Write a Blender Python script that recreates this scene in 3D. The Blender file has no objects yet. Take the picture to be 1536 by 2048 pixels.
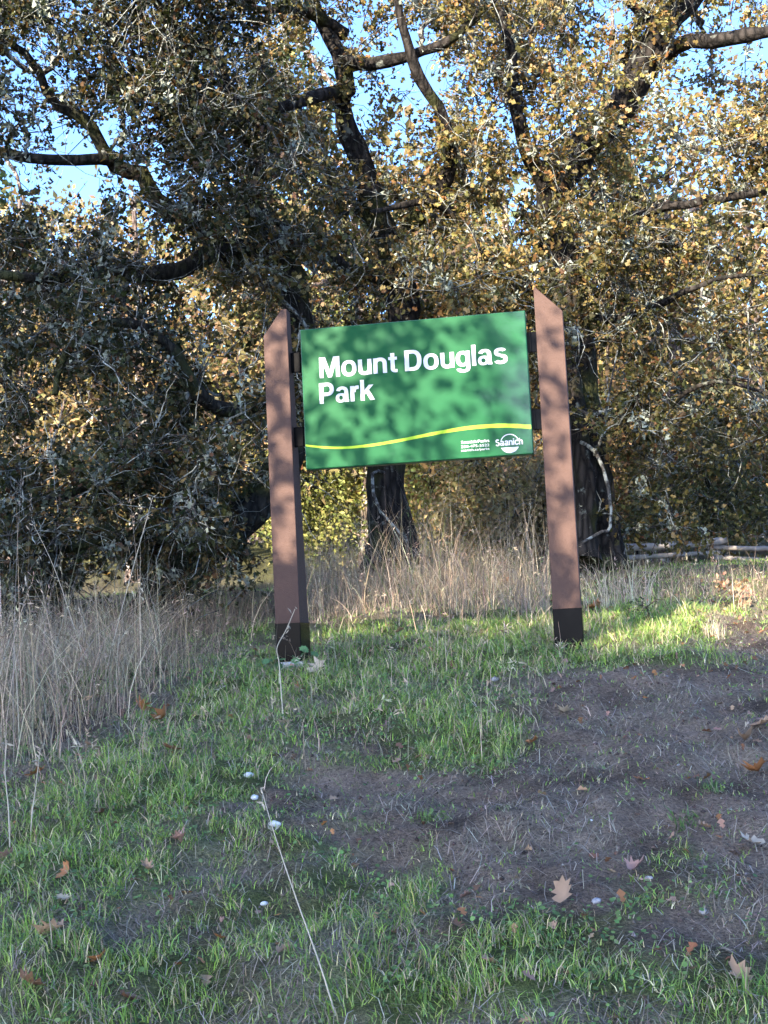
import bpy, math
import numpy as np
from mathutils import Matrix, Vector

# ------------------------------------------------------------------ camera, sky, sun, exposure
scene = bpy.context.scene
COL = scene.collection
F_PX, PITCH, ROLL, EYE = 2800.0, 5.563, -2.827, np.array([0.0, 0.0, 1.6])
SUN_AZ, SUN_EL = 30.0, 25.0          # degrees left of straight behind the camera; above the horizon
cam_data = bpy.data.cameras.new('camera')
cam_data.sensor_fit = 'VERTICAL'
cam_data.sensor_height = 24.0
cam_data.sensor_width = 18.0
cam_data.lens = F_PX / 2048.0 * 24.0
cam_data.clip_start = 0.05
cam_data.clip_end = 6000.0
cam = bpy.data.objects.new('camera', cam_data)
COL.objects.link(cam)
CAM_M = Matrix.Rotation(math.radians(90 + PITCH), 3, 'X') @ Matrix.Rotation(math.radians(ROLL), 3, 'Z')
cam.matrix_world = Matrix.Translation(Vector(EYE)) @ CAM_M.to_4x4()
scene.camera = cam
CM = np.array(CAM_M)

world = bpy.data.worlds.new('World')
scene.world = world
world.use_nodes = True
wn = world.node_tree
bg = wn.nodes['Background']
sky = wn.nodes.new('ShaderNodeTexSky')
sky.sky_type = 'NISHITA'
sky.sun_disc = False
sky.sun_elevation = math.radians(SUN_EL)
sky.sun_rotation = math.radians(180 + SUN_AZ)
sky.air_density = 0.6
sky.dust_density = 1.5
sky.ozone_density = 6.0
wn.links.new(sky.outputs['Color'], bg.inputs['Color'])
bg.inputs['Strength'].default_value = 0.15

a_, e_ = math.radians(SUN_AZ), math.radians(SUN_EL)
TO_SUN = np.array([-math.sin(a_) * math.cos(e_), -math.cos(a_) * math.cos(e_), math.sin(e_)])
sun_data = bpy.data.lights.new('sun', 'SUN')
sun_data.energy = 4.1
sun_data.angle = math.radians(0.5)
sun_data.color = (1.0, 0.86, 0.68)
sun = bpy.data.objects.new('sun', sun_data)
COL.objects.link(sun)
sun.rotation_euler = Vector(TO_SUN).to_track_quat('Z', 'Y').to_euler()
sun.location = tuple(TO_SUN * 50)

scene.view_settings.view_transform = 'Standard'
scene.view_settings.look = 'None'
scene.view_settings.gamma = 1.0
scene.view_settings.exposure = 2.7
scene.render.engine = 'CYCLES'
scene.cycles.use_denoising = True
scene.cycles.max_bounces = 6
scene.cycles.transparent_max_bounces = 4
scene.cycles.sample_clamp_indirect = 6.0

# ------------------------------------------------------------------ helpers
rng = np.random.default_rng(11)


def ray(px, py):
    d = CM @ np.array([(px - 768) / F_PX, -(py - 1024) / F_PX, -1.0])
    return d / d[1]


def at(px, py, Y):
    """world point seen at that place of the picture, Y metres ahead"""
    return EYE + ray(px, py) * Y


def at_many(px, py, Y):
    d = np.stack([(px - 768) / F_PX, -(py - 1024) / F_PX, -np.ones_like(px)], 1) @ CM.T
    return EYE + d / d[:, 1:2] * Y[:, None]


def to_px(P):
    q = (np.asarray(P) - EYE) @ CM
    return 768 + F_PX * q[..., 0] / -q[..., 2], 1024 - F_PX * q[..., 1] / -q[..., 2]


def hash2(ix, iy, seed):
    h = (ix.astype(np.int64) * 374761393 + iy.astype(np.int64) * 668265263 + seed * 1442695041) & 0xFFFFFFFF
    h = ((h ^ (h >> 13)) * 1274126177) & 0xFFFFFFFF
    return ((h ^ (h >> 16)) & 0xFFFF) / 65535.0


def vnoise(x, y, seed=0):
    x = np.asarray(x, float); y = np.asarray(y, float)
    ix, iy = np.floor(x), np.floor(y)
    fx, fy = x - ix, y - iy
    fx = fx * fx * (3 - 2 * fx); fy = fy * fy * (3 - 2 * fy)
    a = hash2(ix, iy, seed); b = hash2(ix + 1, iy, seed)
    c = hash2(ix, iy + 1, seed); d = hash2(ix + 1, iy + 1, seed)
    return (a * (1 - fx) + b * fx) * (1 - fy) + (c * (1 - fx) + d * fx) * fy


def fbm(x, y, seed=0, o=3):
    s, amp, tot = 0.0, 1.0, 0.0
    for i in range(o):
        s = s + amp * vnoise(x * 2 ** i, y * 2 ** i, seed + i * 17)
        tot += amp; amp *= 0.5
    return s / tot


GY = np.array([-80, -3, 0.0, 1.5, 2.6, 3.4, 4.4, 5.6, 6.8, 7.8, 9, 11, 13, 16, 20, 30, 60, 200, 4000.0])
GZ = np.array([-0.3, 0, 0.0, .10, .46, .70, .92, 1.16, 1.39, 1.55, 1.68, 1.90, 2.19, 2.33, 2.75, 4.7, 12.5, 45.0, 45.0])


def G0(x, y):
    x = np.asarray(x, float); y = np.asarray(y, float)
    z = np.interp(y, GY, GZ)
    w = np.clip((y - 2.5) / 4, 0, 1)
    z = z + w * np.clip((y - 8) / 5, 0, 1) * 0.01 * np.clip(x, -1, 4) * np.clip((40 - y) / 20, 0, 1)
    z = z - w * 0.05 * np.clip(np.abs(x - 0.2) - 1.3, 0, 2.0) * np.clip((12 - y) / 3, 0, 1)
    return z


def G(x, y):
    z = G0(x, y)
    x = np.asarray(x, float); y = np.asarray(y, float)
    near = np.clip((30 - np.abs(y)) / 20, 0, 1) * np.clip((np.asarray(y) - 0.5) / 1.5, 0, 1)
    z = z + near * (0.14 * (fbm(x * 0.9 + 3, y * 0.9, 5, 2) - 0.5) + 0.10 * (fbm(x * 3.1, y * 3.1 + 9, 8, 3) - 0.5)
                    + 0.032 * (vnoise(x * 10, y * 10, 3) - 0.5) + 0.018 * (vnoise(x * 23, y * 23, 4) - 0.5))
    z = z - 0.07 * np.exp(-(((x + .585) / .16) ** 2 + ((y - 7.83) / .16) ** 2))
    return z


def ground_at(px, py):
    d = ray(px, py)
    lo, prev = 1.5, 1.5
    for Y in np.arange(1.5, 60, 0.02):
        p = EYE + d * Y
        if p[2] <= G(p[0], p[1]):
            return np.array([p[0], p[1], float(G(p[0], p[1]))])
    return EYE + d * 60


def make_mesh(name, V, T=None, Q=None, col=None, mat=None, parent=None, smooth=False):
    V = np.ascontiguousarray(np.asarray(V, np.float32).reshape(-1, 3))
    me = bpy.data.meshes.new(name)
    T = np.zeros((0, 3), np.int32) if T is None else np.asarray(T, np.int32).reshape(-1, 3)
    Q = np.zeros((0, 4), np.int32) if Q is None else np.asarray(Q, np.int32).reshape(-1, 4)
    me.vertices.add(len(V)); me.vertices.foreach_set('co', V.ravel())
    loops = np.concatenate([T.ravel(), Q.ravel()]).astype(np.int32)
    me.loops.add(len(loops)); me.loops.foreach_set('vertex_index', loops)
    st = np.concatenate([np.arange(len(T)) * 3, len(T) * 3 + np.arange(len(Q)) * 4]).astype(np.int32)
    me.polygons.add(len(st)); me.polygons.foreach_set('loop_start', st)
    me.update(calc_edges=True)
    if smooth:
        me.polygons.foreach_set('use_smooth', np.ones(len(st), bool))
    if col is not None:
        c = np.ones((len(V), 4), np.float32); c[:, :3] = col
        at_ = me.color_attributes.new('col', 'FLOAT_COLOR', 'POINT')
        at_.data.foreach_set('color', c.ravel())
    ob = bpy.data.objects.new(name, me)
    COL.objects.link(ob)
    if mat: me.materials.append(mat)
    if parent is not None: ob.parent = parent
    return ob


def tag(o, label=None, cat=None, group=None, kind=None):
    if label: o['label'] = label
    if cat: o['category'] = cat
    if group: o['group'] = group
    if kind: o['kind'] = kind
    return o


def empty(name, loc, label=None, cat=None, group=None):
    e = bpy.data.objects.new(name, None)
    e.empty_display_size = 0.2
    COL.objects.link(e); e.location = tuple(float(v) for v in loc)
    bpy.context.view_layer.update()
    return tag(e, label, cat, group)


def adopt(child, parent):
    """parent while keeping the mesh in world coordinates"""
    child.parent = parent
    child.matrix_parent_inverse = Matrix.LocRotScale(parent.location, parent.rotation_euler, parent.scale).inverted()
    return child


def norm(v):
    return v / np.maximum(np.linalg.norm(v, axis=-1, keepdims=True), 1e-9)


def tubes(P, R, sides=4, cap=False):
    """P (B,N,3), R (B,N) -> verts, quads"""
    P = np.asarray(P, float); R = np.asarray(R, float)
    B, N, _ = P.shape
    t = norm(np.gradient(P, axis=1))
    ov = norm(P[:, -1] - P[:, 0])
    h = np.where(np.abs(ov[:, 2:3]) < 0.8, np.array([[0, 0, 1.0]]), np.array([[1.0, 0.3, 0]]))
    ref = norm(np.cross(ov, h))
    n1 = norm(np.cross(t, ref[:, None, :])); n2 = np.cross(t, n1)
    a = np.arange(sides) / sides * 2 * np.pi
    V = P[:, :, None, :] + R[:, :, None, None] * (np.cos(a)[None, None, :, None] * n1[:, :, None, :] + np.sin(a)[None, None, :, None] * n2[:, :, None, :])
    idx = np.arange(B * N * sides).reshape(B, N, sides)
    q = np.stack([idx[:, :-1, :], np.roll(idx, -1, 2)[:, :-1, :], np.roll(idx, -1, 2)[:, 1:, :], idx[:, 1:, :]], -1)
    return V.reshape(-1, 3), q.reshape(-1, 4)


def catmull(pts, n):
    p = np.asarray(pts, float)
    p = np.vstack([2 * p[0] - p[1], p, 2 * p[-1] - p[-2]])
    seg = len(p) - 3
    out = []
    for u in np.linspace(0, seg, n):
        i = min(int(u), seg - 1); f = u - i
        a, b, c, d = p[i], p[i + 1], p[i + 2], p[i + 3]
        out.append(0.5 * ((2 * b) + (-a + c) * f + (2 * a - 5 * b + 4 * c - d) * f * f + (-a + 3 * b - 3 * c + d) * f ** 3))
    return np.array(out)


class Bag:
    """collects verts / tris / quads / colours of one mesh"""
    def __init__(s): s.V, s.T, s.Q, s.C, s.n = [], [], [], [], 0
    def add(s, V, T=None, Q=None, col=None):
        V = np.asarray(V, float).reshape(-1, 3)
        if T is not None and len(T): s.T.append(np.asarray(T).reshape(-1, 3) + s.n)
        if Q is not None and len(Q): s.Q.append(np.asarray(Q).reshape(-1, 4) + s.n)
        if col is not None: s.C.append(np.broadcast_to(np.asarray(col, float), V.shape))
        s.V.append(V); s.n += len(V)
    def build(s, name, mat, parent=None, smooth=False):
        return make_mesh(name, np.concatenate(s.V), np.concatenate(s.T) if s.T else None, np.concatenate(s.Q) if s.Q else None,
                         np.concatenate(s.C) if s.C else None, mat, parent, smooth)


# ------------------------------------------------------------------ materials
def new_mat(name):
    m = bpy.data.materials.new(name); m.use_nodes = True
    nt = m.node_tree; nt.nodes.clear()
    out = nt.nodes.new('ShaderNodeOutputMaterial')
    return m, nt, out


def N(nt, kind, **kw):
    n = nt.nodes.new(kind)
    for k, v in kw.items():
        if k in n.inputs: n.inputs[k].default_value = v
        else: setattr(n, k, v)
    return n


def mat_leaf(name, transl=0.35, rough=0.5, spec=0.4, var=0.25):
    m, nt, out = new_mat(name); L = nt.links.new
    vc = N(nt, 'ShaderNodeVertexColor', layer_name='col')
    geo = N(nt, 'ShaderNodeNewGeometry')
    hsv = N(nt, 'ShaderNodeHueSaturation')
    mr = N(nt, 'ShaderNodeMapRange'); mr.inputs['To Min'].default_value = 1 - var; mr.inputs['To Max'].default_value = 1 + var
    L(geo.outputs['Random Per Island'], mr.inputs['Value']); L(mr.outputs[0], hsv.inputs['Value'])
    L(vc.outputs['Color'], hsv.inputs['Color'])
    p = N(nt, 'ShaderNodeBsdfPrincipled', Roughness=rough); p.inputs['Specular IOR Level'].default_value = spec
    tr = N(nt, 'ShaderNodeBsdfTranslucent')
    L(hsv.outputs[0], p.inputs['Base Color'])
    br = N(nt, 'ShaderNodeHueSaturation', Saturation=1.15, Value=1.3); L(hsv.outputs[0], br.inputs['Color']); L(br.outputs[0], tr.inputs['Color'])
    mx = N(nt, 'ShaderNodeMixShader'); mx.inputs[0].default_value = transl
    L(p.outputs[0], mx.inputs[1]); L(tr.outputs[0], mx.inputs[2]); L(mx.outputs[0], out.inputs[0])
    return m


def mat_vcol(name, rough=0.8, nscale=0, nstr=0.0, spec=0.3, bump=0.0, bscale=60):
    m, nt, out = new_mat(name); L = nt.links.new
    vc = N(nt, 'ShaderNodeVertexColor', layer_name='col')
    p = N(nt, 'ShaderNodeBsdfPrincipled', Roughness=rough); p.inputs['Specular IOR Level'].default_value = spec
    c = vc.outputs['Color']
    if nstr:
        tc = N(nt, 'ShaderNodeTexCoord')
        no = N(nt, 'ShaderNodeTexNoise', Scale=nscale, Detail=7.0, Roughness=0.72); L(tc.outputs['Object'], no.inputs['Vector'])
        mr = N(nt, 'ShaderNodeMapRange'); mr.inputs['From Min'].default_value = 0.3; mr.inputs['From Max'].default_value = 0.7; mr.inputs['To Min'].default_value = 1 - nstr; mr.inputs['To Max'].default_value = 1 + nstr
        L(no.outputs['Fac'], mr.inputs['Value'])
        h = N(nt, 'ShaderNodeHueSaturation'); L(c, h.inputs['Color']); L(mr.outputs[0], h.inputs['Value']); c = h.outputs[0]
    if bump:
        tc2 = N(nt, 'ShaderNodeTexCoord')
        nb = N(nt, 'ShaderNodeTexNoise', Scale=bscale, Detail=6.0); L(tc2.outputs['Object'], nb.inputs['Vector'])
        b = N(nt, 'ShaderNodeBump', Strength=bump, Distance=0.03); L(nb.outputs['Fac'], b.inputs['Height']); L(b.outputs[0], p.inputs['Normal'])
    L(c, p.inputs['Base Color']); L(p.outputs[0], out.inputs[0])
    return m


def mat_bark(name, dark, light, lichen, lichen_amt, moss_amt=0.3, scale=1.0):
    m, nt, out = new_mat(name); L = nt.links.new
    tc = N(nt, 'ShaderNodeTexCoord')
    mp = N(nt, 'ShaderNodeMapping'); mp.inputs['Scale'].default_value = (22 * scale, 22 * scale, 5 * scale); L(tc.outputs['Object'], mp.inputs['Vector'])
    wob = N(nt, 'ShaderNodeTexNoise', Scale=3.0, Detail=3.0); L(mp.outputs[0], wob.inputs['Vector'])
    mixv = N(nt, 'ShaderNodeMix', data_type='VECTOR'); mixv.inputs[0].default_value = 0.25
    L(mp.outputs[0], mixv.inputs[4]); L(wob.outputs['Color'], mixv.inputs[5])
    vo = N(nt, 'ShaderNodeTexVoronoi', feature='DISTANCE_TO_EDGE', Scale=1.0); L(mixv.outputs[1], vo.inputs['Vector'])
    rp = N(nt, 'ShaderNodeValToRGB'); rp.color_ramp.elements[0].color = (*dark, 1); rp.color_ramp.elements[1].color = (*light, 1); rp.color_ramp.elements[1].position = 0.35
    L(vo.outputs['Distance'], rp.inputs[0])
    n1 = N(nt, 'ShaderNodeTexNoise', Scale=9.0, Detail=6.0, Roughness=0.65); L(tc.outputs['Object'], n1.inputs['Vector'])
    r1 = N(nt, 'ShaderNodeValToRGB'); r1.color_ramp.elements[0].position = 0.62 - 0.25 * lichen_amt; r1.color_ramp.elements[1].position = 0.70 - 0.25 * lichen_amt
    L(n1.outputs['Fac'], r1.inputs[0])
    mx = N(nt, 'ShaderNodeMix', data_type='RGBA'); L(r1.outputs[0], mx.inputs[0]); L(rp.outputs[0], mx.inputs[6]); mx.inputs[7].default_value = (*lichen, 1)
    n2 = N(nt, 'ShaderNodeTexNoise', Scale=2.3, Detail=4.0); L(tc.outputs['Object'], n2.inputs['Vector'])
    r2 = N(nt, 'ShaderNodeValToRGB'); r2.color_ramp.elements[0].position = 0.66 - 0.25 * moss_amt; r2.color_ramp.elements[1].position = 0.78 - 0.25 * moss_amt
    L(n2.outputs['Fac'], r2.inputs[0])
    mx2 = N(nt, 'ShaderNodeMix', data_type='RGBA'); L(r2.outputs[0], mx2.inputs[0]); L(mx.outputs[2], mx2.inputs[6]); mx2.inputs[7].default_value = (0.026, 0.029, 0.010, 1)
    p = N(nt, 'ShaderNodeBsdfPrincipled', Roughness=0.9); p.inputs['Specular IOR Level'].default_value = 0.15
    L(mx2.outputs[2], p.inputs['Base Color'])
    ad = N(nt, 'ShaderNodeMath', operation='ADD'); L(vo.outputs['Distance'], ad.inputs[0]); L(n1.outputs['Fac'], ad.inputs[1])
    b = N(nt, 'ShaderNodeBump', Strength=1.0, Distance=0.03); L(ad.outputs[0], b.inputs['Height']); L(b.outputs[0], p.inputs['Normal'])
    L(p.outputs[0], out.inputs[0])
    return m


def mat_plain(name, color, rough=0.5, spec=0.5, metal=0.0, nstr=0.0, nscale=30, bump=0.0, bscale=200, coat=0.0, coat_rough=0.1):
    m, nt, out = new_mat(name); L = nt.links.new
    p = N(nt, 'ShaderNodeBsdfPrincipled', Roughness=rough, Metallic=metal); p.inputs['Specular IOR Level'].default_value = spec
    p.inputs['Coat Weight'].default_value = coat; p.inputs['Coat Roughness'].default_value = coat_rough
    p.inputs['Base Color'].default_value = (*color, 1)
    tc = N(nt, 'ShaderNodeTexCoord')
    if nstr:
        no = N(nt, 'ShaderNodeTexNoise', Scale=nscale, Detail=6.0); L(tc.outputs['Object'], no.inputs['Vector'])
        mr = N(nt, 'ShaderNodeMapRange'); mr.inputs['To Min'].default_value = 1 - nstr; mr.inputs['To Max'].default_value = 1 + nstr
        L(no.outputs['Fac'], mr.inputs['Value'])
        h = N(nt, 'ShaderNodeHueSaturation'); h.inputs['Color'].default_value = (*color, 1); L(mr.outputs[0], h.inputs['Value']); L(h.outputs[0], p.inputs['Base Color'])
    if bump:
        nb = N(nt, 'ShaderNodeTexNoise', Scale=bscale, Detail=4.0); L(tc.outputs['Object'], nb.inputs['Vector'])
        b = N(nt, 'ShaderNodeBump', Strength=bump, Distance=0.004); L(nb.outputs['Fac'], b.inputs['Height']); L(b.outputs[0], p.inputs['Normal'])
        if coat: L(b.outputs[0], p.inputs['Coat Normal'])
    L(p.outputs[0], out.inputs[0])
    return m


M_OAK = mat_leaf('oak_leaves', 0.30, 0.5, 0.2, 0.35)
M_FAR = mat_leaf('far_leaves', 0.35, 0.6, 0.3, 0.25)
M_GRASS = mat_leaf('grass_blades', 0.30, 0.5, 0.35, 0.3)
M_STRAW = mat_leaf('dry_grass', 0.25, 0.7, 0.25, 0.25)
M_LITTER = mat_leaf('dead_leaf', 0.15, 0.6, 0.3, 0.1)
M_BARK = mat_bark('oak_bark', (0.005, 0.0045, 0.004), (0.034, 0.029, 0.025), (0.13, 0.14, 0.12), 0.10, 0.5)
M_BARK_MOSS = mat_bark('mossy_bark', (0.005, 0.005, 0.004), (0.030, 0.027, 0.021), (0.11, 0.12, 0.10), 0.05, 0.7)
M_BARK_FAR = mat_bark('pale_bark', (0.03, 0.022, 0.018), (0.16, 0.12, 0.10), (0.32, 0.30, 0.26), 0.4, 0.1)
M_TWIG = mat_bark('lichened_twigs', (0.030, 0.028, 0.025), (0.095, 0.088, 0.080), (0.25, 0.265, 0.235), 0.6, 0.0, 2.0)
M_LICHEN = mat_leaf('lichen_tufts', 0.15, 0.9, 0.1, 0.2)

# ------------------------------------------------------------------ terrain
def axis(fine0, fine1, step, lo, hi, grow=1.18):
    c = list(np.arange(fine0, fine1, step))
    s, x = step, fine0
    left = []
    while x > lo:
        s *= grow; x -= s; left.append(x)
    s, x = step, c[-1]
    right = []
    while x < hi:
        s *= grow; x += s; right.append(x)
    return np.array(left[::-1] + c + right)


# patches of grass and bare soil as they lie on the bank (place in the picture -> place on the ground)
def spot(px, py, rx, ry, amt):
    c = ground_at(px, py)
    e1 = ground_at(px + rx, py); e2 = ground_at(px, py - ry)
    return (c[0], c[1], max(abs(e1[0] - c[0]), .05), max(abs(e2[1] - c[1]), .08), amt)


SPOTS = [spot(*s) for s in [
    # lush grass
    (560, 1390, 170, 60, .9), (470, 1440, 130, 70, .7), (900, 1450, 120, 60, .8), (960, 1520, 70, 40, .9), (1000, 1300, 200, 40, .6),
    (1230, 1270, 160, 30, .6), (780, 1320, 200, 40, .6), (80, 1850, 150, 220, .8), (330, 1990, 260, 70, .6), (860, 1980, 220, 70, .7),
    (1400, 1960, 190, 90, .6), (300, 1520, 170, 70, .5), (1080, 1920, 140, 60, .3), (560, 1540, 120, 40, .4), (820, 1800, 80, 60, .25),
    (100, 1650, 120, 80, .4), (1460, 1790, 90, 60, .25), (1360, 1690, 35, 25, .5), (860, 1640, 40, 18, .5),
    (1300, 1240, 220, 40, .9), (1220, 1215, 120, 25, .6), (760, 1850, 550, 110, .30), (800, 1250, 220, 25, .8), (420, 1660, 220, 60, .35), (620, 1760, 150, 60, .2),
    # bare soil
    (1340, 1440, 210, 80, -1.2), (1270, 1560, 230, 80, -1.1), (1060, 1640, 150, 45, -.9), (860, 1610, 120, 30, -.8), (690, 1585, 90, 24, -.7), (1180, 1690, 170, 35, -.6),
    (1440, 1350, 130, 24, -.9), (480, 1765, 90, 24, -.35), (650, 1670, 80, 24, -.4), (1120, 1790, 110, 25, -.35), (600, 1500, 60, 18, -.6),
    (900, 1490, 50, 22, -.5), (1130, 1365, 110, 18, -.6), (230, 1900, 60, 30, -.4), (520, 1930, 70, 30, -.4), (1500, 1600, 120, 100, -.8), (1520, 1290, 110, 35, -1.3), (40, 2010, 60, 40, -.3)]]


def grassiness(x, y):
    v = 0.30 + 0.95 * (fbm(x * 2.6 + 7, y * 2.6, 31, 3) - 0.5) + 0.5 * (vnoise(x * 9, y * 9, 33) - 0.5)
    for cx, cy, rx, ry, a in SPOTS:
        v = v + a * 0.8 * np.exp(-(((x - cx) / rx) ** 2 + ((y - cy) / ry) ** 2) * 0.9)
    return np.clip(v, 0, 1)


xs = axis(-2.6, 3.4, 0.04, -2500, 2500)
ys = axis(2.4, 10.0, 0.035, -400, 4000)
X, Y = np.meshgrid(xs, ys)
Z = G(X, Y)
gr = grassiness(X, Y)
n_ = fbm(X * 5, Y * 5, 41, 3)[..., None]
soil = np.array([0.150, 0.114, 0.086]) * np.clip(0.15 + 1.7 * n_, .35, 1.6)
moss = np.array([0.085, 0.105, 0.036]) * (0.6 + 0.8 * n_)
thatch = np.array([0.25, 0.215, 0.165]) * (0.6 + 0.8 * n_)
w1 = np.clip(gr * 1.8 - 0.35, 0, 1)[..., None]
w2 = np.clip(fbm(X * 3.3 + 4, Y * 3.3, 44, 3) * 2.2 - 0.9, 0, 1)[..., None] * 0.55
gc = soil * (1 - w1) + moss * w1
gc = gc * (1 - w2) + thatch * w2
farw = np.clip((np.abs(Y - 8) - 6) / 8, 0, 1)[..., None]
gc = gc * (1 - farw) + np.array([0.075, 0.075, 0.03]) * (0.6 + 0.8 * n_) * farw
road = np.clip((1.2 - Y) / 0.3, 0, 1)[..., None]
gc = gc * (1 - road) + np.array([0.055, 0.055, 0.056]) * road
ny, nx = X.shape
idx = np.arange(nx * ny).reshape(ny, nx)
quads = np.stack([idx[:-1, :-1], idx[:-1, 1:], idx[1:, 1:], idx[1:, :-1]], -1).reshape(-1, 4)
M_GROUND = mat_vcol('soil_and_moss', 0.95, 70, 0.7, 0.1, 1.0, 150)
ground = make_mesh('ground', np.stack([X, Y, Z], -1), None, quads, gc.reshape(-1, 3), M_GROUND, None, True)
tag(ground, 'grassy earth bank with bare brown soil patches', None, None, 'structure')

# ------------------------------------------------------------------ park sign
SX, SY, SYAW = 0.207, 7.8, math.radians(9.015)
M_POST = mat_plain('brown_paint', (0.072, 0.043, 0.034), 0.55, 0.10, 0, 0.16, 45, 0.6, 220)
M_SLEEVE = mat_plain('black_steel', (0.0012, 0.0014, 0.0022), 0.25, 0.05, 0, 0.2, 30)
M_GREEN = mat_plain('green_sign_face', (0.0012, 0.066, 0.020), 0.4, 0.10, 0, 0.0, 30, 0.03, 14, 0.35, 0.05)
M_WHITE = mat_plain('white_vinyl', (0.52, 0.52, 0.54), 0.4, 0.15, 0, 0, 30, 0.03, 14, 0.3, 0.05)
M_LIME = mat_plain('lime_vinyl', (0.26, 0.42, 0.02), 0.4, 0.15, 0, 0, 30, 0.03, 14, 0.3, 0.05)
M_EDGE = mat_plain('dark_green_edge', (0.010, 0.07, 0.03), 0.4, 0.5)
M_CONC = mat_plain('concrete', (0.38, 0.38, 0.37), 0.85, 0.3, 0, 0.25, 30, 0.5, 90)

sign = empty('park_sign', (SX, SY, 1.55), 'green park name sign with white lettering hung between two brown posts', 'sign')
sign.rotation_euler = (0, 0, -SYAW)
bpy.context.view_layer.update()
ZS = 3.038 - 1.55        # height of the panel's middle above the sign's origin


def sign_uv(px, py):
    """place on the panel's face (metres from its middle) of a place in the picture"""
    n = np.array([-math.sin(SYAW), -math.cos(SYAW), 0]); r = np.array([math.cos(SYAW), -math.sin(SYAW), 0])
    o = np.array([SX, SY, 3.038]); d = ray(px, py)
    p = EYE + d * ((o - EYE) @ n) / (d @ n)
    return float((p - o) @ r), float((p - o)[2])


def bevel_obj(ob, w, seg=2):
    b = ob.modifiers.new('bevel', 'BEVEL'); b.width = w; b.segments = seg; b.limit_method = 'ANGLE'
    return ob


def prism(name, outline_f, outline_b, y0, y1, mat, parent):
    """front outline (x,z) at depth y0, back outline at depth y1"""
    n = len(outline_f)
    V = [(x, y0, z) for x, z in outline_f] + [(x, y1, z) for x, z in outline_b]
    me = bpy.data.meshes.new(name)
    faces = [list(range(n)), list(range(2 * n - 1, n - 1, -1))] + [[i + n, (i + 1) % n + n, (i + 1) % n, i] for i in range(n)]
    me.from_pydata(V, [], faces)
    import bmesh
    bm = bmesh.new(); bm.from_mesh(me); bmesh.ops.recalc_face_normals(bm, faces=bm.faces); bm.to_mesh(me); bm.free()
    me.materials.append(mat)
    ob = bpy.data.objects.new(name, me); COL.objects.link(ob); ob.parent = parent
    return ob


def box(name, x0, x1, y0, y1, z0, z1, mat, parent, bev=0.003):
    ob = prism(name, [(x0, z0), (x1, z0), (x1, z1), (x0, z1)], [(x0, z0), (x1, z0), (x1, z1), (x0, z1)], y0, y1, mat, parent)
    if bev: bevel_obj(ob, bev)
    return ob


def post(xo, xi, tip_flat, zb, lean):
    """brown post, deeper at the foot than at the tip; xo outer, xi inner edge"""
    z0, zt, zs = 0.225, 3.573 - 1.55, 3.424 - 1.55
    f = tip_flat if xo < xi else -tip_flat
    o = [(xo, z0), (xi, z0), (xi, zt), (xi - f, zt), (xo, zs)]
    ob = prism('post', o, o, -0.0, 0.25, M_POST, sign)
    for v in ob.data.vertices:                      # taper of the back face
        if v.co.y > 0.1:
            v.co.y = 0.235 - 0.145 * (v.co.z - z0) / (zt - z0)
    bevel_obj(ob, 0.004, 2)
    m = 0.006
    lo, hi = min(xo, xi) - m * 0.4, max(xo, xi) + m * 0.4
    s = box('base_sleeve', lo, hi, -0.004, 0.243, zb, z0 + 0.0, M_SLEEVE, ob, 0.004)
    box('trim_strip', lo - 0.001, hi + 0.001, -0.006, 0.245, z0 - 0.006, z0 + 0.001, M_POST, ob, 0.001)
    c = box('footing', lo + 0.004, hi + 0.012, -0.012, 0.26, zb - 0.25, zb - 0.004, M_CONC, ob, 0.01)
    return ob


post(-0.863, -0.720, 0.030, 0.005, 0)
post(0.853, 0.699, 0.008, -0.03, 0)
PW, PH = 1.292, 0.813
panel = box('panel', -PW / 2, PW / 2, 0.0, 0.055, ZS - PH / 2, ZS + PH / 2, M_EDGE, sign, 0.006)
face = box('sign_face', -PW / 2 + .004, PW / 2 - .004, -0.003, 0.004, ZS - PH / 2 + .004, ZS + PH / 2 - .004, M_GREEN, panel, 0.002)
lip = Bag()
for sx, sg in ((-1, -1), (1, 1)):
    for zc in ((ZS + 0.23 if sg < 0 else ZS + 0.235), (ZS - 0.205)):
        x0, x1 = (-0.735, -PW / 2 + 0.03) if sg < 0 else (PW / 2 - 0.03, 0.715)
        br = box('bracket', x0, x1, 0.056, 0.075, zc - 0.058, zc + 0.058, M_SLEEVE, sign, 0.003)
        xr = (-PW / 2 - 0.022) if sg < 0 else (PW / 2 + 0.016)
        box('bracket_rib', xr - 0.004, xr + 0.004, 0.040, 0.058, zc - 0.056, zc + 0.056, M_SLEEVE, br, 0.001)


def _rect(x0, y0, x1, y1): return [np.array([(x0, y0), (x1, y0), (x1, y1), (x0, y1)])]


def _poly(*p): return [np.array(p)]


def _arc(cx, cy, rx, ry, tx, ty, a0, a1, n=14):
    t = np.linspace(a0 * math.pi, a1 * math.pi, n)
    c, q = np.cos(t), np.sin(t)
    e = 2 / 2.35                                   # slightly squared bowls
    c = np.sign(c) * np.abs(c) ** e; q = np.sign(q) * np.abs(q) ** e
    o = np.stack([cx + rx * c, cy + ry * q], 1); i_ = np.stack([cx + (rx - tx) * c, cy + (ry - ty) * q], 1)
    return [np.array([i_[k], o[k], o[k + 1], i_[k + 1]]) for k in range(n - 1)]


def _s(h):
    k = h / .74
    return (_arc(.315, .555 * k, .295, .205 * k, .185, .15 * k ** .5, .12, 1.5) + _arc(.325, .215 * k, .325, .235 * k, .195, .15 * k ** .5, .5, -.88))


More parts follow.
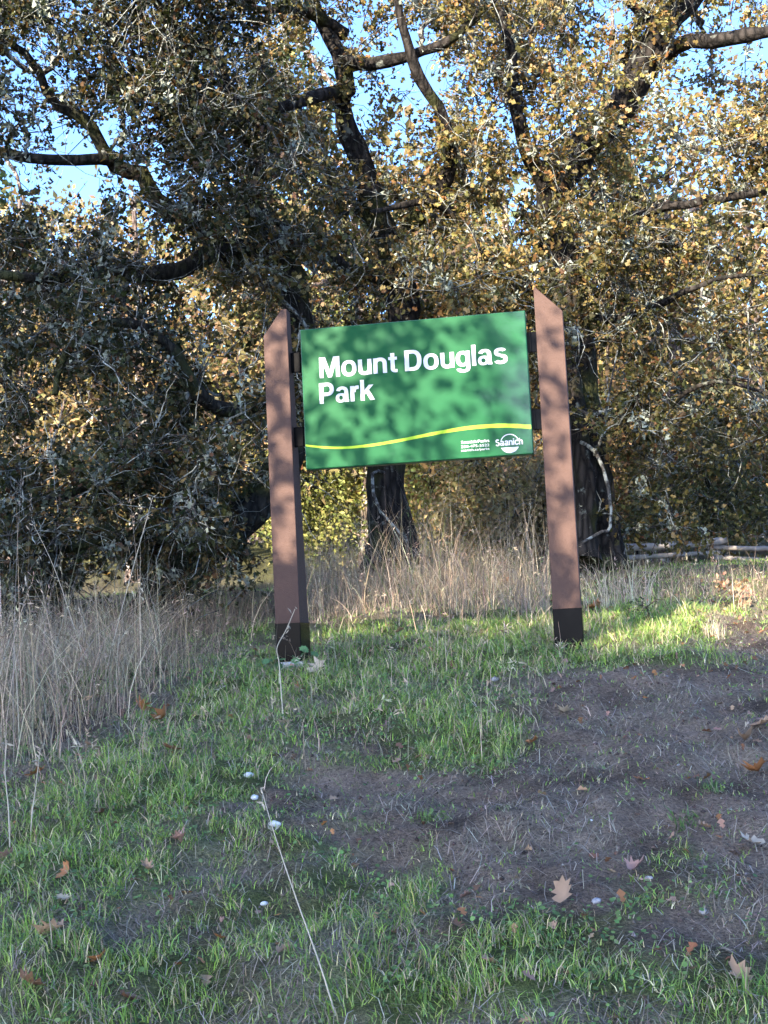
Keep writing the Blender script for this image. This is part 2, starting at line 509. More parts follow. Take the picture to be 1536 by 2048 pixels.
GLYPHS = {  # bold sans letters, cap height 1: (width, pieces)
    'M': (1.0, _rect(0, 0, .19, 1) + _rect(.81, 0, 1, 1) + _poly((.08, 1), (.30, 1), (.60, 0), (.41, 0)) + _poly((.92, 1), (.70, 1), (.40, 0), (.59, 0))),
    'o': (.74, _arc(.37, .37, .37, .39, .205, .155, 0, 2, 28)),
    'u': (.66, _rect(0, .25, .2, .74) + _rect(.46, 0, .66, .74) + _arc(.33, .28, .33, .30, .2, .165, 1, 2)),
    'n': (.66, _rect(0, 0, .2, .74) + _rect(.46, 0, .66, .47) + _arc(.33, .46, .33, .30, .2, .165, 0, 1)),
    't': (.42, _rect(.10, .18, .30, .93) + _rect(0, .60, .42, .74) + _arc(.34, .2, .24, .21, .2, .15, 1, 1.5) + _rect(.335, -.008, .42, .142)),
    'D': (.82, _rect(0, 0, .21, 1) + _rect(.1, .83, .40, 1) + _rect(.1, 0, .40, .17) + _arc(.38, .5, .44, .5, .215, .17, -.5, .5, 20)),
    'g': (.68, _arc(.33, .38, .33, .37, .19, .15, 0, 2, 26) + _rect(.48, -.05, .68, .74) + _arc(.345, -.05, .335, .23, .2, .13, 1.05, 2)),
    'l': (.2, _rect(0, 0, .2, 1)),
    'a': (.68, _arc(.34, .50, .31, .255, .2, .14, 0, .93) + _rect(.45, .10, .65, .51) + _rect(.47, 0, .68, .12) + _arc(.27, .215, .27, .225, .17, .12, 0, 2, 24)),
    's': (.65, _s(.74)), 'S': (.72, [q * [1.1, 1] for q in _s(1.0)]),
    'P': (.76, _rect(0, 0, .21, 1) + _rect(.1, .84, .42, 1) + _rect(.1, .36, .42, .52) + _arc(.40, .68, .36, .32, .21, .16, -.5, .5, 18)),
    'r': (.44, _rect(0, 0, .2, .74) + _arc(.36, .44, .28, .31, .2, .17, .5, 1) + _rect(.355, .58, .44, .75)),
    'k': (.72, _rect(0, 0, .2, 1) + _poly((.19, .26), (.36, .42), (.68, .74), (.44, .74), (.19, .48)) + _poly((.27, .38), (.44, .50), (.73, 0), (.49, 0))),
    'c': (.66, _arc(.36, .37, .36, .39, .2, .155, .16, 1.84, 24)),
    'h': (.66, _rect(0, 0, .2, 1) + _rect(.46, 0, .66, .47) + _arc(.33, .46, .33, .30, .2, .165, 0, 1)),
    'i': (.2, _rect(0, 0, .2, .74) + _rect(0, .84, .2, 1)), ' ': (.2, []),
}


def put_bold(name, body, x, base, cap, width, mat, parent, y=-0.0042, gap=.085):
    adv, pieces = 0.0, []
    for ch in body:
        w, g_ = GLYPHS[ch]
        for k, q in enumerate(g_): pieces.append((q + [adv, 0], k))
        adv += w + gap
    adv -= gap
    sx = width / adv
    me = bpy.data.meshes.new(name); V, Fc = [], []
    for q, k in pieces:                            # each stroke a hair in front of the last, never in one plane
        b_ = len(V)
        V += [(x + p[0] * sx, y - 0.00002 * k, base + p[1] * cap) for p in q]
        Fc.append(list(range(b_, b_ + len(q))))
    me.from_pydata(V, [], Fc); me.materials.append(mat)
    ob = bpy.data.objects.new(name, me); COL.objects.link(ob); ob.parent = parent
    return ob


def text_mesh(name, body, height, mat, bold, width=None, spacing=1.0):
    cu = bpy.data.curves.new(name, 'FONT')
    cu.body = body; cu.size = 1.0; cu.offset = bold; cu.space_character = spacing
    cu.resolution_u = 4; cu.fill_mode = 'FRONT'
    tmp = bpy.data.objects.new('tmp_text', cu); COL.objects.link(tmp)
    bpy.context.view_layer.update()
    me = bpy.data.meshes.new_from_object(tmp.evaluated_get(bpy.context.evaluated_depsgraph_get()))
    bpy.data.objects.remove(tmp); bpy.data.curves.remove(cu)
    co = np.empty(len(me.vertices) * 3, np.float32); me.vertices.foreach_get('co', co); co = co.reshape(-1, 3)
    return me, co


def put_text(name, body, x, base, cap, width, mat, bold, parent, y=-0.0042, spacing=1.0):
    me, co = text_mesh(name, body, cap, mat, bold, None, spacing)
    _, cM = text_mesh('m', 'H', cap, mat, bold)
    ch = cM[:, 1].max() - cM[:, 1].min(); b0 = cM[:, 1].min()
    w = co[:, 0].max() - co[:, 0].min()
    s = cap / ch; sx = width / w
    V = np.stack([x + (co[:, 0] - co[:, 0].min()) * sx, np.full(len(co), y), base + (co[:, 1] - b0) * s], 1).astype(np.float32)
    me.vertices.foreach_set('co', V.ravel()); me.update()
    me.materials.clear(); me.materials.append(mat)
    ob = bpy.data.objects.new(name, me); COL.objects.link(ob); ob.parent = parent
    return ob


def uvz(px, py):
    u, v = sign_uv(px, py); return u, v + ZS


u0, b0 = uvz(640, 756.5); u1, _ = uvz(1016, 730)
put_bold('lettering', 'Mount Douglas', u0, b0, 0.1185, u1 - u0, M_WHITE, face)
u0, b1 = uvz(640, 808); u1, _ = uvz(750, 800)
put_bold('lettering', 'Park', u0, b1, 0.1185, u1 - u0, M_WHITE, face)
u0, b = uvz(922.5, 888); u1, _ = uvz(979, 884); put_bold('small_lettering', 'Saanich Parks', u0, b, 0.0160, u1 - u0, M_WHITE, face)
u0, b = uvz(922.5, 896.5); u1, _ = uvz(979, 892); put_text('small_lettering', '250-475-5522', u0, b, 0.0140, u1 - u0, M_WHITE, 0.002, face)
u0, b = uvz(922.5, 903.5); u1, _ = uvz(979, 899); put_text('small_lettering', 'saanich.ca/parks', u0, b, 0.0130, u1 - u0, M_WHITE, 0.002, face)
# emblem: name across a ring with a filled lower half
cu_, cv_ = uvz(1019.5, 887.0)
rad = 0.0535
u0, b = uvz(991.5, 892.5); u1, _ = uvz(1046, 889)
eb = put_bold('emblem_lettering', 'Saanich', u0, b, 0.0360, u1 - u0, M_WHITE, face, -0.0050, .07)
bag = Bag()
th = np.linspace(math.pi + 0.42, 2 * math.pi - 0.42, 30)
V = np.stack([cu_ + rad * np.cos(th), np.full(30, -0.0044), cv_ + rad * np.sin(th)], 1)
V = np.vstack([V, [[cu_, -0.0044, V[0, 2]]]])
bag.add(V, [[30, i, i + 1] for i in range(29)])
bag.build('emblem_bowl', M_WHITE, face)
bag = Bag()
th = np.linspace(0.35, math.pi - 0.35, 30)
V = np.vstack([np.stack([cu_ + r_ * np.cos(th), np.full(30, -0.0046), cv_ + r_ * np.sin(th)], 1) for r_ in (rad, rad - 0.0045)])
bag.add(V, None, [[i, i + 1, i + 31, i + 30] for i in range(29)])
bag.build('emblem_ring', M_WHITE, face)
# lime wave
wv = [uvz(*p) for p in [(610, 891), (650, 895), (690, 895.5), (740, 891), (800, 881), (850, 871), (900, 861.5), (950, 854.5), (1000, 851.5), (1030, 852), (1062, 854)]]
wpt = catmull([(u, 0, v) for u, v in wv], 60)
wpt[:, 0] = np.interp(np.linspace(0, 1, 60), np.linspace(0, 1, 60), wpt[:, 0])
wpt[0, 0], wpt[-1, 0] = -PW / 2 + 0.005, PW / 2 - 0.005
hw = np.linspace(0.0055, 0.0125, 60)
V = np.vstack([np.stack([wpt[:, 0], np.full(60, -0.0043), wpt[:, 2] + s * hw], 1) for s in (-1, 1)])
bag = Bag(); bag.add(V, None, [[i, i + 1, i + 61, i + 60] for i in range(59)])
bag.build('lime_wave', M_LIME, face)

# ------------------------------------------------------------------ trees
OAK_T = np.array([[0, 0, 0], [.30, .30, .08], [.13, .45, .03], [.40, .66, .10], [0, 1, -.05], [-.30, .28, .08], [-.13, .45, .03], [-.38, .70, .10]], float)
OAK_F = np.array([[0, 1, 2], [0, 2, 4], [2, 3, 4], [0, 6, 5], [0, 4, 6], [6, 4, 7]])
LEAF_T = np.array([[0, 0, 0], [.30, .5, .08], [0, 1, 0], [-.30, .5, .08]], float)
LEAF_F = np.array([[0, 1, 2], [0, 2, 3]])
TUFT_T = np.array([[-.3, 0, 0], [.3, .1, 0], [.15, 1, .2], [-.2, .8, -.2]], float)


def rand_dirs(n, r):
    return norm(r.normal(size=(n, 3)))


def leaves_mesh(P, D, size, cols, r, tmpl=OAK_T, faces=OAK_F, up=0.6):
    """P tips, D growth directions"""
    n = len(P)
    y = norm(D + r.normal(size=(n, 3)) * 0.7 + np.array([0, 0, -0.25]))
    up_v = norm(r.normal(size=(n, 3)) + np.array([0, 0, up]))
    x = norm(np.cross(y, up_v)); z = np.cross(x, y)
    s = size * r.uniform(0.65, 1.25, n)
    curl = r.uniform(-0.35, 0.35, n)
    t = np.repeat(tmpl[None], n, 0).copy()
    t[:, :, 2] = t[:, :, 2] * r.uniform(-1, 2.5, n)[:, None] + curl[:, None] * t[:, :, 1] ** 2
    V = P[:, None] + s[:, None, None] * (t[..., 0:1] * x[:, None] + t[..., 1:2] * y[:, None] + t[..., 2:3] * z[:, None])
    k = len(tmpl)
    T = faces[None] + (np.arange(n) * k)[:, None, None]
    return V.reshape(-1, 3), T.reshape(-1, 3), np.repeat(cols, k, 0)


def pick_cols(palette, weights, n, r, jit=0.18):
    c = np.array(palette)[r.choice(len(palette), n, p=np.array(weights) / np.sum(weights))]
    return np.clip(c * (1 + r.normal(size=(n, 1)) * jit) * (1 + r.normal(size=(n, 3)) * 0.06), 0.004, 1)


def limb_points(pts, n, wob, r):
    p = catmull(pts, n)
    L = np.linalg.norm(np.diff(p, axis=0), axis=1).sum()
    k = r.normal(size=(n, 3)); ker = np.ones(5) / 3.2
    for a in range(3): k[:, a] = np.convolve(k[:, a], ker, 'same')
    env = np.sin(np.linspace(0, np.pi, n)) ** 0.5
    return p + k * wob * env[:, None]


class Tree:
    def __init__(s, name, label, base, seed, bark=None, twig=None, leaf=None, group=None, cat='tree'):
        s.r = np.random.default_rng(seed)
        s.root = empty(name, base, label, cat, group)
        s.nodes = []; s.bark = bark or M_BARK; s.twig = twig or M_TWIG; s.leaf = leaf or M_OAK
        s.limbs = []

    def limb(s, pts, r0, r1, name='limb', n=None, sides=10, wob=0.03, flare=0.0, bark=None, nodes=True):
        pts = [np.asarray(p, float) for p in pts]
        L = sum(np.linalg.norm(b - a) for a, b in zip(pts[:-1], pts[1:]))
        n = n or max(6, int(L / 0.14))
        p = limb_points(pts, n, wob, s.r)
        u = np.linspace(0, 1, n)
        R = (r0 + (r1 - r0) * u ** 0.9) * (1 + s.r.normal(size=n) * 0.06)
        if flare: R = R * (1 + flare * np.exp(-u * L / 0.25))
        V, q = tubes(p[None], R[None], sides)
        # uneven, ridged surface
        ctr = np.repeat(p, sides, 0)
        V = ctr + (V - ctr) * (1 + s.r.normal(size=(len(V), 1)) * 0.05)
        ob = make_mesh(name, V, None, q, None, bark or s.bark, None, True)
        adopt(ob, s.root)
        if nodes: s.nodes.append(p[max(1, n // 6):])
        s.limbs.append(p)
        return p

    def grow(s, clusters, twigs=5, tw_len=(.18, .5), per_twig=9, size=.075, palette=None, weights=None, up=.6, tmpl='oak',
             rt=.0035, colfn=None, lichen=0, spread=.04, leafy=1.0, tip_r=.0022, twig_sides=3, fine=True, tangle=0):
        r = s.r
        nodes = np.concatenate(s.nodes)
        cap = len(nodes) + len(clusters) * 7
        ND = np.empty((cap, 3)); ND[:len(nodes)] = nodes; nn = len(nodes); n_l = nn
        d0 = np.min(np.linalg.norm(clusters[:, None, :] - nodes[None, ::2, :], axis=2), 1)
        clusters = clusters[np.argsort(d0)]
        paths, atts = [], []
        for c in clusters:
            d = np.linalg.norm(ND[:nn] - c, axis=1)
            i = int(np.argmin(d)); a = ND[i]; dist = d[i]
            u = np.linspace(0, 1, 8)[:, None]
            off = r.normal(size=3) * 0.16 * dist
            p = a + (c - a) * u + off * (4 * u * (1 - u)) * 0.5
            p[1:-1] += r.normal(size=(6, 3)) * 0.045 * min(dist, 1.2)
            paths.append(p); atts.append(i)
            ND[nn:nn + 7] = p[1:]; nn += 7
        cnt = np.zeros(nn); add = np.zeros(nn)
        for k in range(len(paths) - 1, -1, -1):
            b = n_l + 7 * k; run = 1.0
            for j in range(6, -1, -1):
                run += add[b + j]; cnt[b + j] = run
            add[atts[k]] += run
        P = np.array(paths)
        cc = cnt[n_l:].reshape(-1, 7)
        R = np.minimum(rt * np.sqrt(np.concatenate([cc[:, :1], cc], 1)) * 1.15 + .001, .07)
        R = np.maximum(R, tip_r)
        V, q = tubes(P, R, 4 if fine else 3)
        bag = Bag(); bag.add(V, None, q)
        # fine twigs
        nc = len(P); m = twigs
        pi = np.repeat(np.arange(nc), m)
        pj = r.integers(3, 8, nc * m)
        O = P[pi, pj]
        main = norm(P[pi, 7] - P[pi, 4])
        Dv = norm(main * 0.7 + rand_dirs(nc * m, r) + np.array([0, 0, .1]))
        Ln = r.uniform(*tw_len, nc * m)
        st = [O]; d = Dv.copy()
        bend = rand_dirs(nc * m, r) * 0.35
        for k in range(4):
            d = norm(d + bend + r.normal(size=d.shape) * 0.28)
            st.append(st[-1] + d * (Ln / 4)[:, None])
        TP = np.stack(st, 1)
        TR = np.linspace(tip_r * 1.6, tip_r * .6, 5)[None] * np.ones((nc * m, 1))
        if fine:
            V, q = tubes(TP, TR, 3); bag.add(V, None, q)
        if tangle:                                  # long bare crooked twigs
            mt = nc * tangle
            ai = r.integers(0, nc, mt); aj = r.integers(2, 8, mt)
            d = norm(rand_dirs(mt, r) + [0, -.25, 0]); Lt = r.uniform(.3, 1.0, mt); bnd = rand_dirs(mt, r) * .45
            st = [P[ai, aj]]
            for k in range(6):
                d = norm(d + bnd * (.4 + .6 * (k % 2)) + r.normal(size=d.shape) * .38)
                st.append(st[-1] + d * (Lt / 6)[:, None])
            V, q = tubes(np.stack(st, 1), np.linspace(.0062, .0014, 7)[None] * r.uniform(.6, 1.3, (mt, 1)), 3); bag.add(V, None, q)
        tw = adopt(bag.build('twigs', s.twig), s.root); tw['kind'] = 'stuff'
        # leaves
        K = per_twig
        ti = np.repeat(np.arange(nc * m), K)
        keep = r.random(len(ti)) < (leafy if np.isscalar(leafy) else leafy[np.repeat(pi, K)])
        ti = ti[keep]
        f = r.uniform(0.8, 4.0, len(ti)); i0 = np.minimum(f.astype(int), 3); fr = (f - i0)[:, None]
        LP = TP[ti, i0] * (1 - fr) + TP[ti, i0 + 1] * fr + r.normal(size=(len(ti), 3)) * spread
        LD = norm(TP[ti, i0 + 1] - TP[ti, i0])
        if colfn is not None:
            cols = colfn(LP, r)
        else:
            cols = pick_cols(palette, weights, len(ti), r)
            cv = (1 + 0.25 * r.normal(size=nc))[pi[ti]]
            cols = cols * np.clip(cv, .5, 1.6)[:, None]
        tm, fc = (OAK_T, OAK_F) if tmpl == 'oak' else (LEAF_T, LEAF_F)
        V, T, C = leaves_mesh(LP, LD, size, cols, r, tm, fc, up)
        adopt(make_mesh('crown', V, T, None, C, s.leaf), s.root)
        if lichen:
            # beard lichen hanging along the branches
            li = r.integers(0, nc, lichen); lj = r.integers(0, 6, lichen)
            base = P[li, lj] + (P[li, lj + 1] - P[li, lj]) * r.random((lichen, 1))
            kk = 7
            bp = np.repeat(base, kk, 0) + r.normal(size=(lichen * kk, 3)) * .025
            cl = np.array([.27, .30, .24]) * r.uniform(.6, 1.2, (lichen * kk, 1))
            V, T, C = leaves_mesh(bp, np.tile([0, 0, -.4], (lichen * kk, 1)) + r.normal(size=(lichen * kk, 3)) * .6, .045, cl, r, TUFT_T, LEAF_F, 0)
            lo = adopt(make_mesh('lichen', V, T, None, C, M_LICHEN), s.root); lo['kind'] = 'stuff'
        return P


def scatter_px(n, x0, x1, y0, y1, Y0, Y1, keepfn, r):
    """points of a crown volume, denser where the photograph shows foliage"""
    out = []
    tot = 0
    while tot < n:
        px = r.uniform(x0, x1, n * 3); py = r.uniform(y0, y1, n * 3)
        yy = r.uniform(Y0, Y1, n * 3)
        k = r.random(n * 3) < keepfn(px, py)
        p = at_many(px[k], py[k], yy[k])
        p = p[p[:, 2] > G0(p[:, 0], p[:, 1]) + 0.12]
        out.append(p); tot += len(p)
    return np.concatenate(out)[:n]


def clumps(p, k, sd, r):
    q = np.repeat(p, k, 0) + r.normal(size=(len(p) * k, 3)) * sd
    return q[q[:, 2] > G0(q[:, 0], q[:, 1]) + .12]


def ell(px, py, cx, cy, rx, ry, soft=1.0):
    d = ((px - cx) / rx) ** 2 + ((py - cy) / ry) ** 2
    return np.exp(-np.maximum(d - 0.35, 0) * 2.2 * soft)


HOLES = [  # openings in the near crowns where sky or the lit wood behind shows
    (30, 190, 50, 40, .5), (110, 15, 100, 25, .4), (310, 60, 80, 40, .7), (545, 170, 55, 60, .8), (605, 150, 50, 50, .75), (745, 30, 40, 40, .9),
    (60, 440, 90, 90, .75), (540, 400, 150, 70, .8), (390, 545, 70, 40, .6), (120, 740, 120, 50, .75), (660, 330, 50, 110, .6),
    (900, 360, 60, 50, .85), (860, 230, 80, 40, .7), (970, 470, 60, 40, .8), (1060, 380, 25, 60, .85), (1190, 160, 60, 50, .8), (1340, 190, 90, 110, .75),
    (1440, 290, 120, 130, .7), (1510, 460, 60, 60, .95), (1300, 330, 90, 70, .5), (1180, 40, 70, 30, .75), (1480, 110, 60, 40, .6),
    (850, 1010, 330, 130, 1.6), (850, 780, 260, 120, .85), (1400, 1080, 200, 70, 1.2), (250, 770, 50, 60, .6), (560, 620, 40, 60, .5),
    (700, 420, 60, 60, .5), (1250, 960, 60, 100, .6), (1185, 960, 75, 170, 1.3), (450, 1150, 90, 60, .8), (1480, 620, 60, 80, .5), (1420, 830, 60, 60, .5)]


def keep_near(px, py):
    k = np.ones_like(px)
    for cx, cy, rx, ry, a in HOLES:
        k = k * (1 - np.clip(a * ell(px, py, cx, cy, rx, ry), 0, 1))
    # lower skirt of the crowns
    low = np.interp(px, [-400, 0, 300, 430, 540, 620, 1080, 1130, 1250, 1400, 1536, 1900], [1250, 1240, 1220, 1120, 960, 900, 900, 980, 1060, 1050, 1010, 1000])
    k = k * np.clip((low - py) / 40, 0, 1)
    return k


OLIVE = [(.027, .031, .011), (.043, .040, .015), (.076, .059, .021), (.11, .072, .026), (.058, .032, .015), (.022, .028, .013)]
r0 = np.random.default_rng(3)

# --- gnarled oak beside the near post: leaning mossy trunk, long limbs over the dry grass
tC = Tree('oak_tree', 'gnarled oak with leaning mossy trunk and boughs drooping into the dry grass', at(330, 1215, 10.6), 21, M_BARK_MOSS)
tC.limb([at(300, 1240, 10.7), at(360, 1150, 10.8), at(450, 1065, 11.0), at(530, 985, 11.2), at(585, 880, 11.5), at(600, 760, 11.7), at(600, 650, 11.7), at(580, 545, 11.6)], .17, .12, 'trunk', sides=12, flare=.25)
tC.limb([at(590, 570, 11.6), at(530, 488, 11.5), at(470, 505, 11.4), at(430, 495, 11.3), at(385, 430, 11.2), at(330, 400, 11.1), at(285, 350, 11.0), at(215, 330, 10.9), at(165, 235, 10.8), at(100, 195, 10.7), at(60, 105, 10.6), at(-60, 40, 10.5)], .125, .022, wob=.05)
tC.limb([at(440, 500, 11.3), at(380, 525, 11.1), at(300, 545, 10.9), at(190, 550, 10.7), at(60, 560, 10.5), at(-80, 540, 10.4)], 0.088, 0.030)
tC.limb([at(590, 790, 11.6), at(500, 815, 11.2), at(420, 800, 10.8), at(330, 690, 10.5), at(230, 640, 10.3), at(140, 695, 10.1), at(110, 790, 10.0)], 0.075, 0.022)
tC.limb([at(470, 1045, 11.0), at(400, 1010, 10.7), at(310, 915, 10.3), at(220, 905, 10.1), at(150, 975, 9.9), at(60, 1000, 9.8)], 0.062, 0.017)
tC.limb([at(430, 1085, 11.0), at(330, 1050, 10.6), at(240, 1080, 10.3), at(120, 1110, 10.1), at(0, 1130, 10.0)], 0.056, 0.017)
tC.limb([at(580, 560, 11.6), at(500, 420, 11.4), at(520, 330, 11.2), at(470, 250, 11.0), at(430, 130, 10.9), at(330, 30, 10.7), at(250, -80, 10.6)], 0.094, 0.024)
tC.limb([at(240, 320, 10.9), at(110, 330, 10.6), at(-30, 300, 10.4), at(-150, 310, 10.3)], 0.056, 0.022)
cl = clumps(scatter_px(88, -130, 560, -150, 1240, 10.0, 12.5, keep_near, r0), 6, .22, r0)
cl = np.concatenate([cl, clumps(scatter_px(38, -130, 640, -170, 340, 10.0, 12.0, keep_near, r0), 5, .22, r0), scatter_px(85, -130, 470, 900, 1250, 9.3, 10.6, lambda a, b: np.clip((1260 - .25 * a - b) / 60, 0, 1), r0)])
tC.grow(cl, 6, (.14, .40), 18, .052, OLIVE, [3, 2.4, 1.1, .6, .9, 2.6], lichen=1100, tangle=2, leafy=np.clip(tC.r.normal(.66, .38, len(cl)), .05, 1))

# --- oak behind the panel
tB = Tree('oak_tree', 'tall oak whose dark trunk shows below the green panel', at(785, 1110, 12.6), 22, M_BARK)
tB.limb([at(788, 1130, 12.6), at(782, 1060, 12.6), at(775, 960, 12.6), at(785, 800, 12.6), at(800, 640, 12.6), at(790, 500, 12.5), at(745, 420, 12.4)], .205, .12, 'trunk', sides=14, flare=.5)
tB.limb([at(750, 430, 12.4), at(715, 330, 12.3), at(690, 240, 12.2), at(690, 130, 12.0), at(650, 40, 11.9), at(600, -60, 11.8)], 0.125, 0.048)
tB.limb([at(700, 180, 12.1), at(640, 200, 11.7), at(560, 228, 11.3), at(460, 222, 11.0), at(360, 222, 10.8), at(260, 255, 10.6)], 0.069, 0.014)
tB.limb([at(690, 110, 12.0), at(740, 130, 11.8), at(830, 100, 11.6), at(920, 60, 11.4), at(1010, -20, 11.2)], 0.075, 0.024)
tB.limb([at(785, 500, 12.5), at(850, 410, 12.2), at(900, 330, 12.0), at(880, 220, 11.7), at(830, 120, 11.5), at(800, 0, 11.4), at(790, -90, 11.3)], 0.094, 0.024)
tB.limb([at(790, 560, 12.5), at(700, 540, 12.1), at(630, 480, 11.8), at(560, 450, 11.5), at(470, 380, 11.3)], 0.075, 0.018)
tB.limb([at(780, 950, 12.5), at(745, 945, 12.2), at(755, 1010, 12.0), at(790, 1060, 11.9), at(815, 1082, 11.8)], .018, .008, bark=M_TWIG, nodes=False)
tB.limb([at(690, 70, 12.0), at(600, 20, 11.7), at(520, 20, 11.4), at(420, -20, 11.2)], 0.062, 0.018)
cl = clumps(scatter_px(64, 480, 1010, -150, 900, 11.1, 13.8, keep_near, r0), 6, .22, r0)
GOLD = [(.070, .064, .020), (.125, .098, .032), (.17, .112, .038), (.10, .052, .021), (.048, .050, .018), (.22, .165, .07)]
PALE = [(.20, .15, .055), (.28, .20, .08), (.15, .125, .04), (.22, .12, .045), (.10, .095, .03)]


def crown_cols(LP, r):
    # paler gold high up, darker low down: the sunlit crown painted into leaf colour
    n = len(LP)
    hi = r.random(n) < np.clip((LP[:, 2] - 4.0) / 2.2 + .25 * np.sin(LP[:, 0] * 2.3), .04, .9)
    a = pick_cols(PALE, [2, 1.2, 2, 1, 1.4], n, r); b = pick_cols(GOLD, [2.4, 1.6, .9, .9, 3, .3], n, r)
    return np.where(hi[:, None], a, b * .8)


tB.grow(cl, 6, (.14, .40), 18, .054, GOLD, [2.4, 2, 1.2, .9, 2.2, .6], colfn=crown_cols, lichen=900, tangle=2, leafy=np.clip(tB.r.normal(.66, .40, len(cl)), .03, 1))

# --- big oak behind the far post
tA = Tree('oak_tree', 'massive oak with ridged trunk behind the taller-standing post by the rail fence', at(1195, 1125, 13.0), 23, M_BARK)
tA.limb([at(1205, 1140, 13.0), at(1200, 1060, 13.0), at(1180, 900, 13.0), at(1150, 700, 12.9), at(1125, 520, 12.8), at(1105, 400, 12.7), at(1110, 330, 12.6)], .195, .155, 'trunk', sides=14, flare=.6)
tA.limb([at(1165, 1120, 12.6), at(1162, 1000, 12.65), at(1150, 850, 12.7), at(1120, 640, 12.75), at(1090, 480, 12.7)], .125, .075, 'trunk', sides=12, flare=.3)
tA.limb([at(1105, 380, 12.6), at(1160, 300, 12.5), at(1230, 240, 12.3), at(1290, 140, 12.1), at(1345, 40, 12.0), at(1430, -60, 11.9)], .175, .11, sides=14)
tA.limb([at(1310, 130, 12.1), at(1370, 85, 11.8), at(1450, 82, 11.5), at(1540, 62, 11.2), at(1660, 50, 11.0)], .085, .04)
tA.limb([at(1330, 60, 12.0), at(1290, 20, 12.0), at(1230, -40, 11.9), at(1200, -120, 11.8)], .06, .02)
tA.limb([at(1108, 400, 12.6), at(1060, 300, 12.4), at(1030, 180, 12.1), at(1010, 60, 11.9), at(960, -80, 11.8)], .085, .03)
tA.limb([at(1100, 600, 12.8), at(1010, 560, 12.5), at(960, 490, 12.3), at(900, 430, 12.1), at(840, 405, 11.9), at(740, 425, 11.7)], .075, .02)
tA.limb([at(1140, 560, 12.8), at(1200, 480, 12.5), at(1300, 430, 12.2), at(1420, 405, 11.9), at(1540, 380, 11.7), at(1680, 370, 11.5)], .062, .028)
tA.limb([at(1175, 850, 12.9), at(1240, 832, 12.8), at(1310, 838, 12.7), at(1370, 790, 12.5), at(1450, 770, 12.3), at(1560, 800, 12.1)], .045, .014)
tA.limb([at(1130, 620, 12.8), at(1220, 640, 12.4), at(1330, 610, 12.0), at(1420, 560, 11.7), at(1560, 540, 11.5)], .05, .015)
tA.limb([at(1150, 880, 12.7), at(1190, 905, 12.3), at(1215, 975, 12.1), at(1222, 1050, 12.0), at(1205, 1060, 11.9), at(1165, 1085, 11.8)], .018, .012, bark=M_TWIG, nodes=False, wob=.015)
tA.limb([at(1190, 910, 12.3), at(1205, 850, 12.1), at(1215, 780, 12.0), at(1235, 700, 11.9)], .016, .008, bark=M_TWIG, nodes=False, wob=.02)
tA.limb([at(1340, 262, 11.9), at(1390, 295, 11.7), at(1450, 300, 11.6), at(1545, 275, 11.4)], .026, .012, bark=M_TWIG, wob=.02)
cl = clumps(scatter_px(82, 930, 1760, -150, 1070, 11.2, 14.0, keep_near, r0), 6, .22, r0)
cl = np.concatenate([cl, clumps(scatter_px(16, 930, 1650, -170, 330, 11.3, 14.0, lambda a, b: np.ones_like(a), r0), 6, .24, r0)])
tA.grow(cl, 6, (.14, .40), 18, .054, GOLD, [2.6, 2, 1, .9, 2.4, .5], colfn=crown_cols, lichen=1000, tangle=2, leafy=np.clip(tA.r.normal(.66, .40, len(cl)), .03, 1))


# --- generic smaller / farther trees
def simple_tree(name, label, base, top_pts, r0_, crown_c, crown_r, ncl, size, palette, weights, seed, bark=None, leaf=None, group=None, cat='tree',
                nl=6, twigs=4, per=8, tmpl='leaf', up=.5, tw=(.3, .8), rt=.006, leafy=1.0, spread=.12, shape=None, tip_r=.004):
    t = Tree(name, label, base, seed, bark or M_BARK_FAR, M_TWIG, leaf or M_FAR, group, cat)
    r = t.r
    pts = [np.asarray(base, float) + [0, 0, -.15]] + [np.asarray(p, float) for p in top_pts]
    tr = t.limb(pts, r0_, r0_ * .22, 'trunk', sides=10, wob=.03, flare=.4)
    cc, cr = np.asarray(crown_c, float), np.asarray(crown_r, float)
    for k in range(nl):
        s0 = tr[int(len(tr) * r.uniform(.45, .92))]
        e = cc + rand_dirs(1, r)[0] * cr * .75
        m = (s0 + e) / 2 + r.normal(size=3) * .25 * np.linalg.norm(e - s0) * .5
        t.limb([s0, m, e], r0_ * .35, r0_ * .08, sides=6, wob=.05)
    q = rand_dirs(ncl * 3, r) * r.random((ncl * 3, 1)) ** .33
    if shape is not None: q = q[shape(q)]
    q = q[:ncl]
    c = cc + q * cr
    c = c[c[:, 2] > G0(c[:, 0], c[:, 1]) + .15]
    t.grow(c, twigs, tw, per, size, palette, weights, up, tmpl, rt, spread=spread, leafy=leafy, tip_r=tip_r, fine=(cat != 'tree' and base[1] < 17))
    return t


SUNNY = [(.18, .128, .05), (.135, .11, .04), (.09, .086, .028), (.22, .15, .072), (.14, .076, .036)]
WS = [2, 2, 1.6, 1, .8]


def base_at(px, Y):
    p = at(px, 1000, Y); return np.array([p[0], Y, float(G(p[0], Y))])


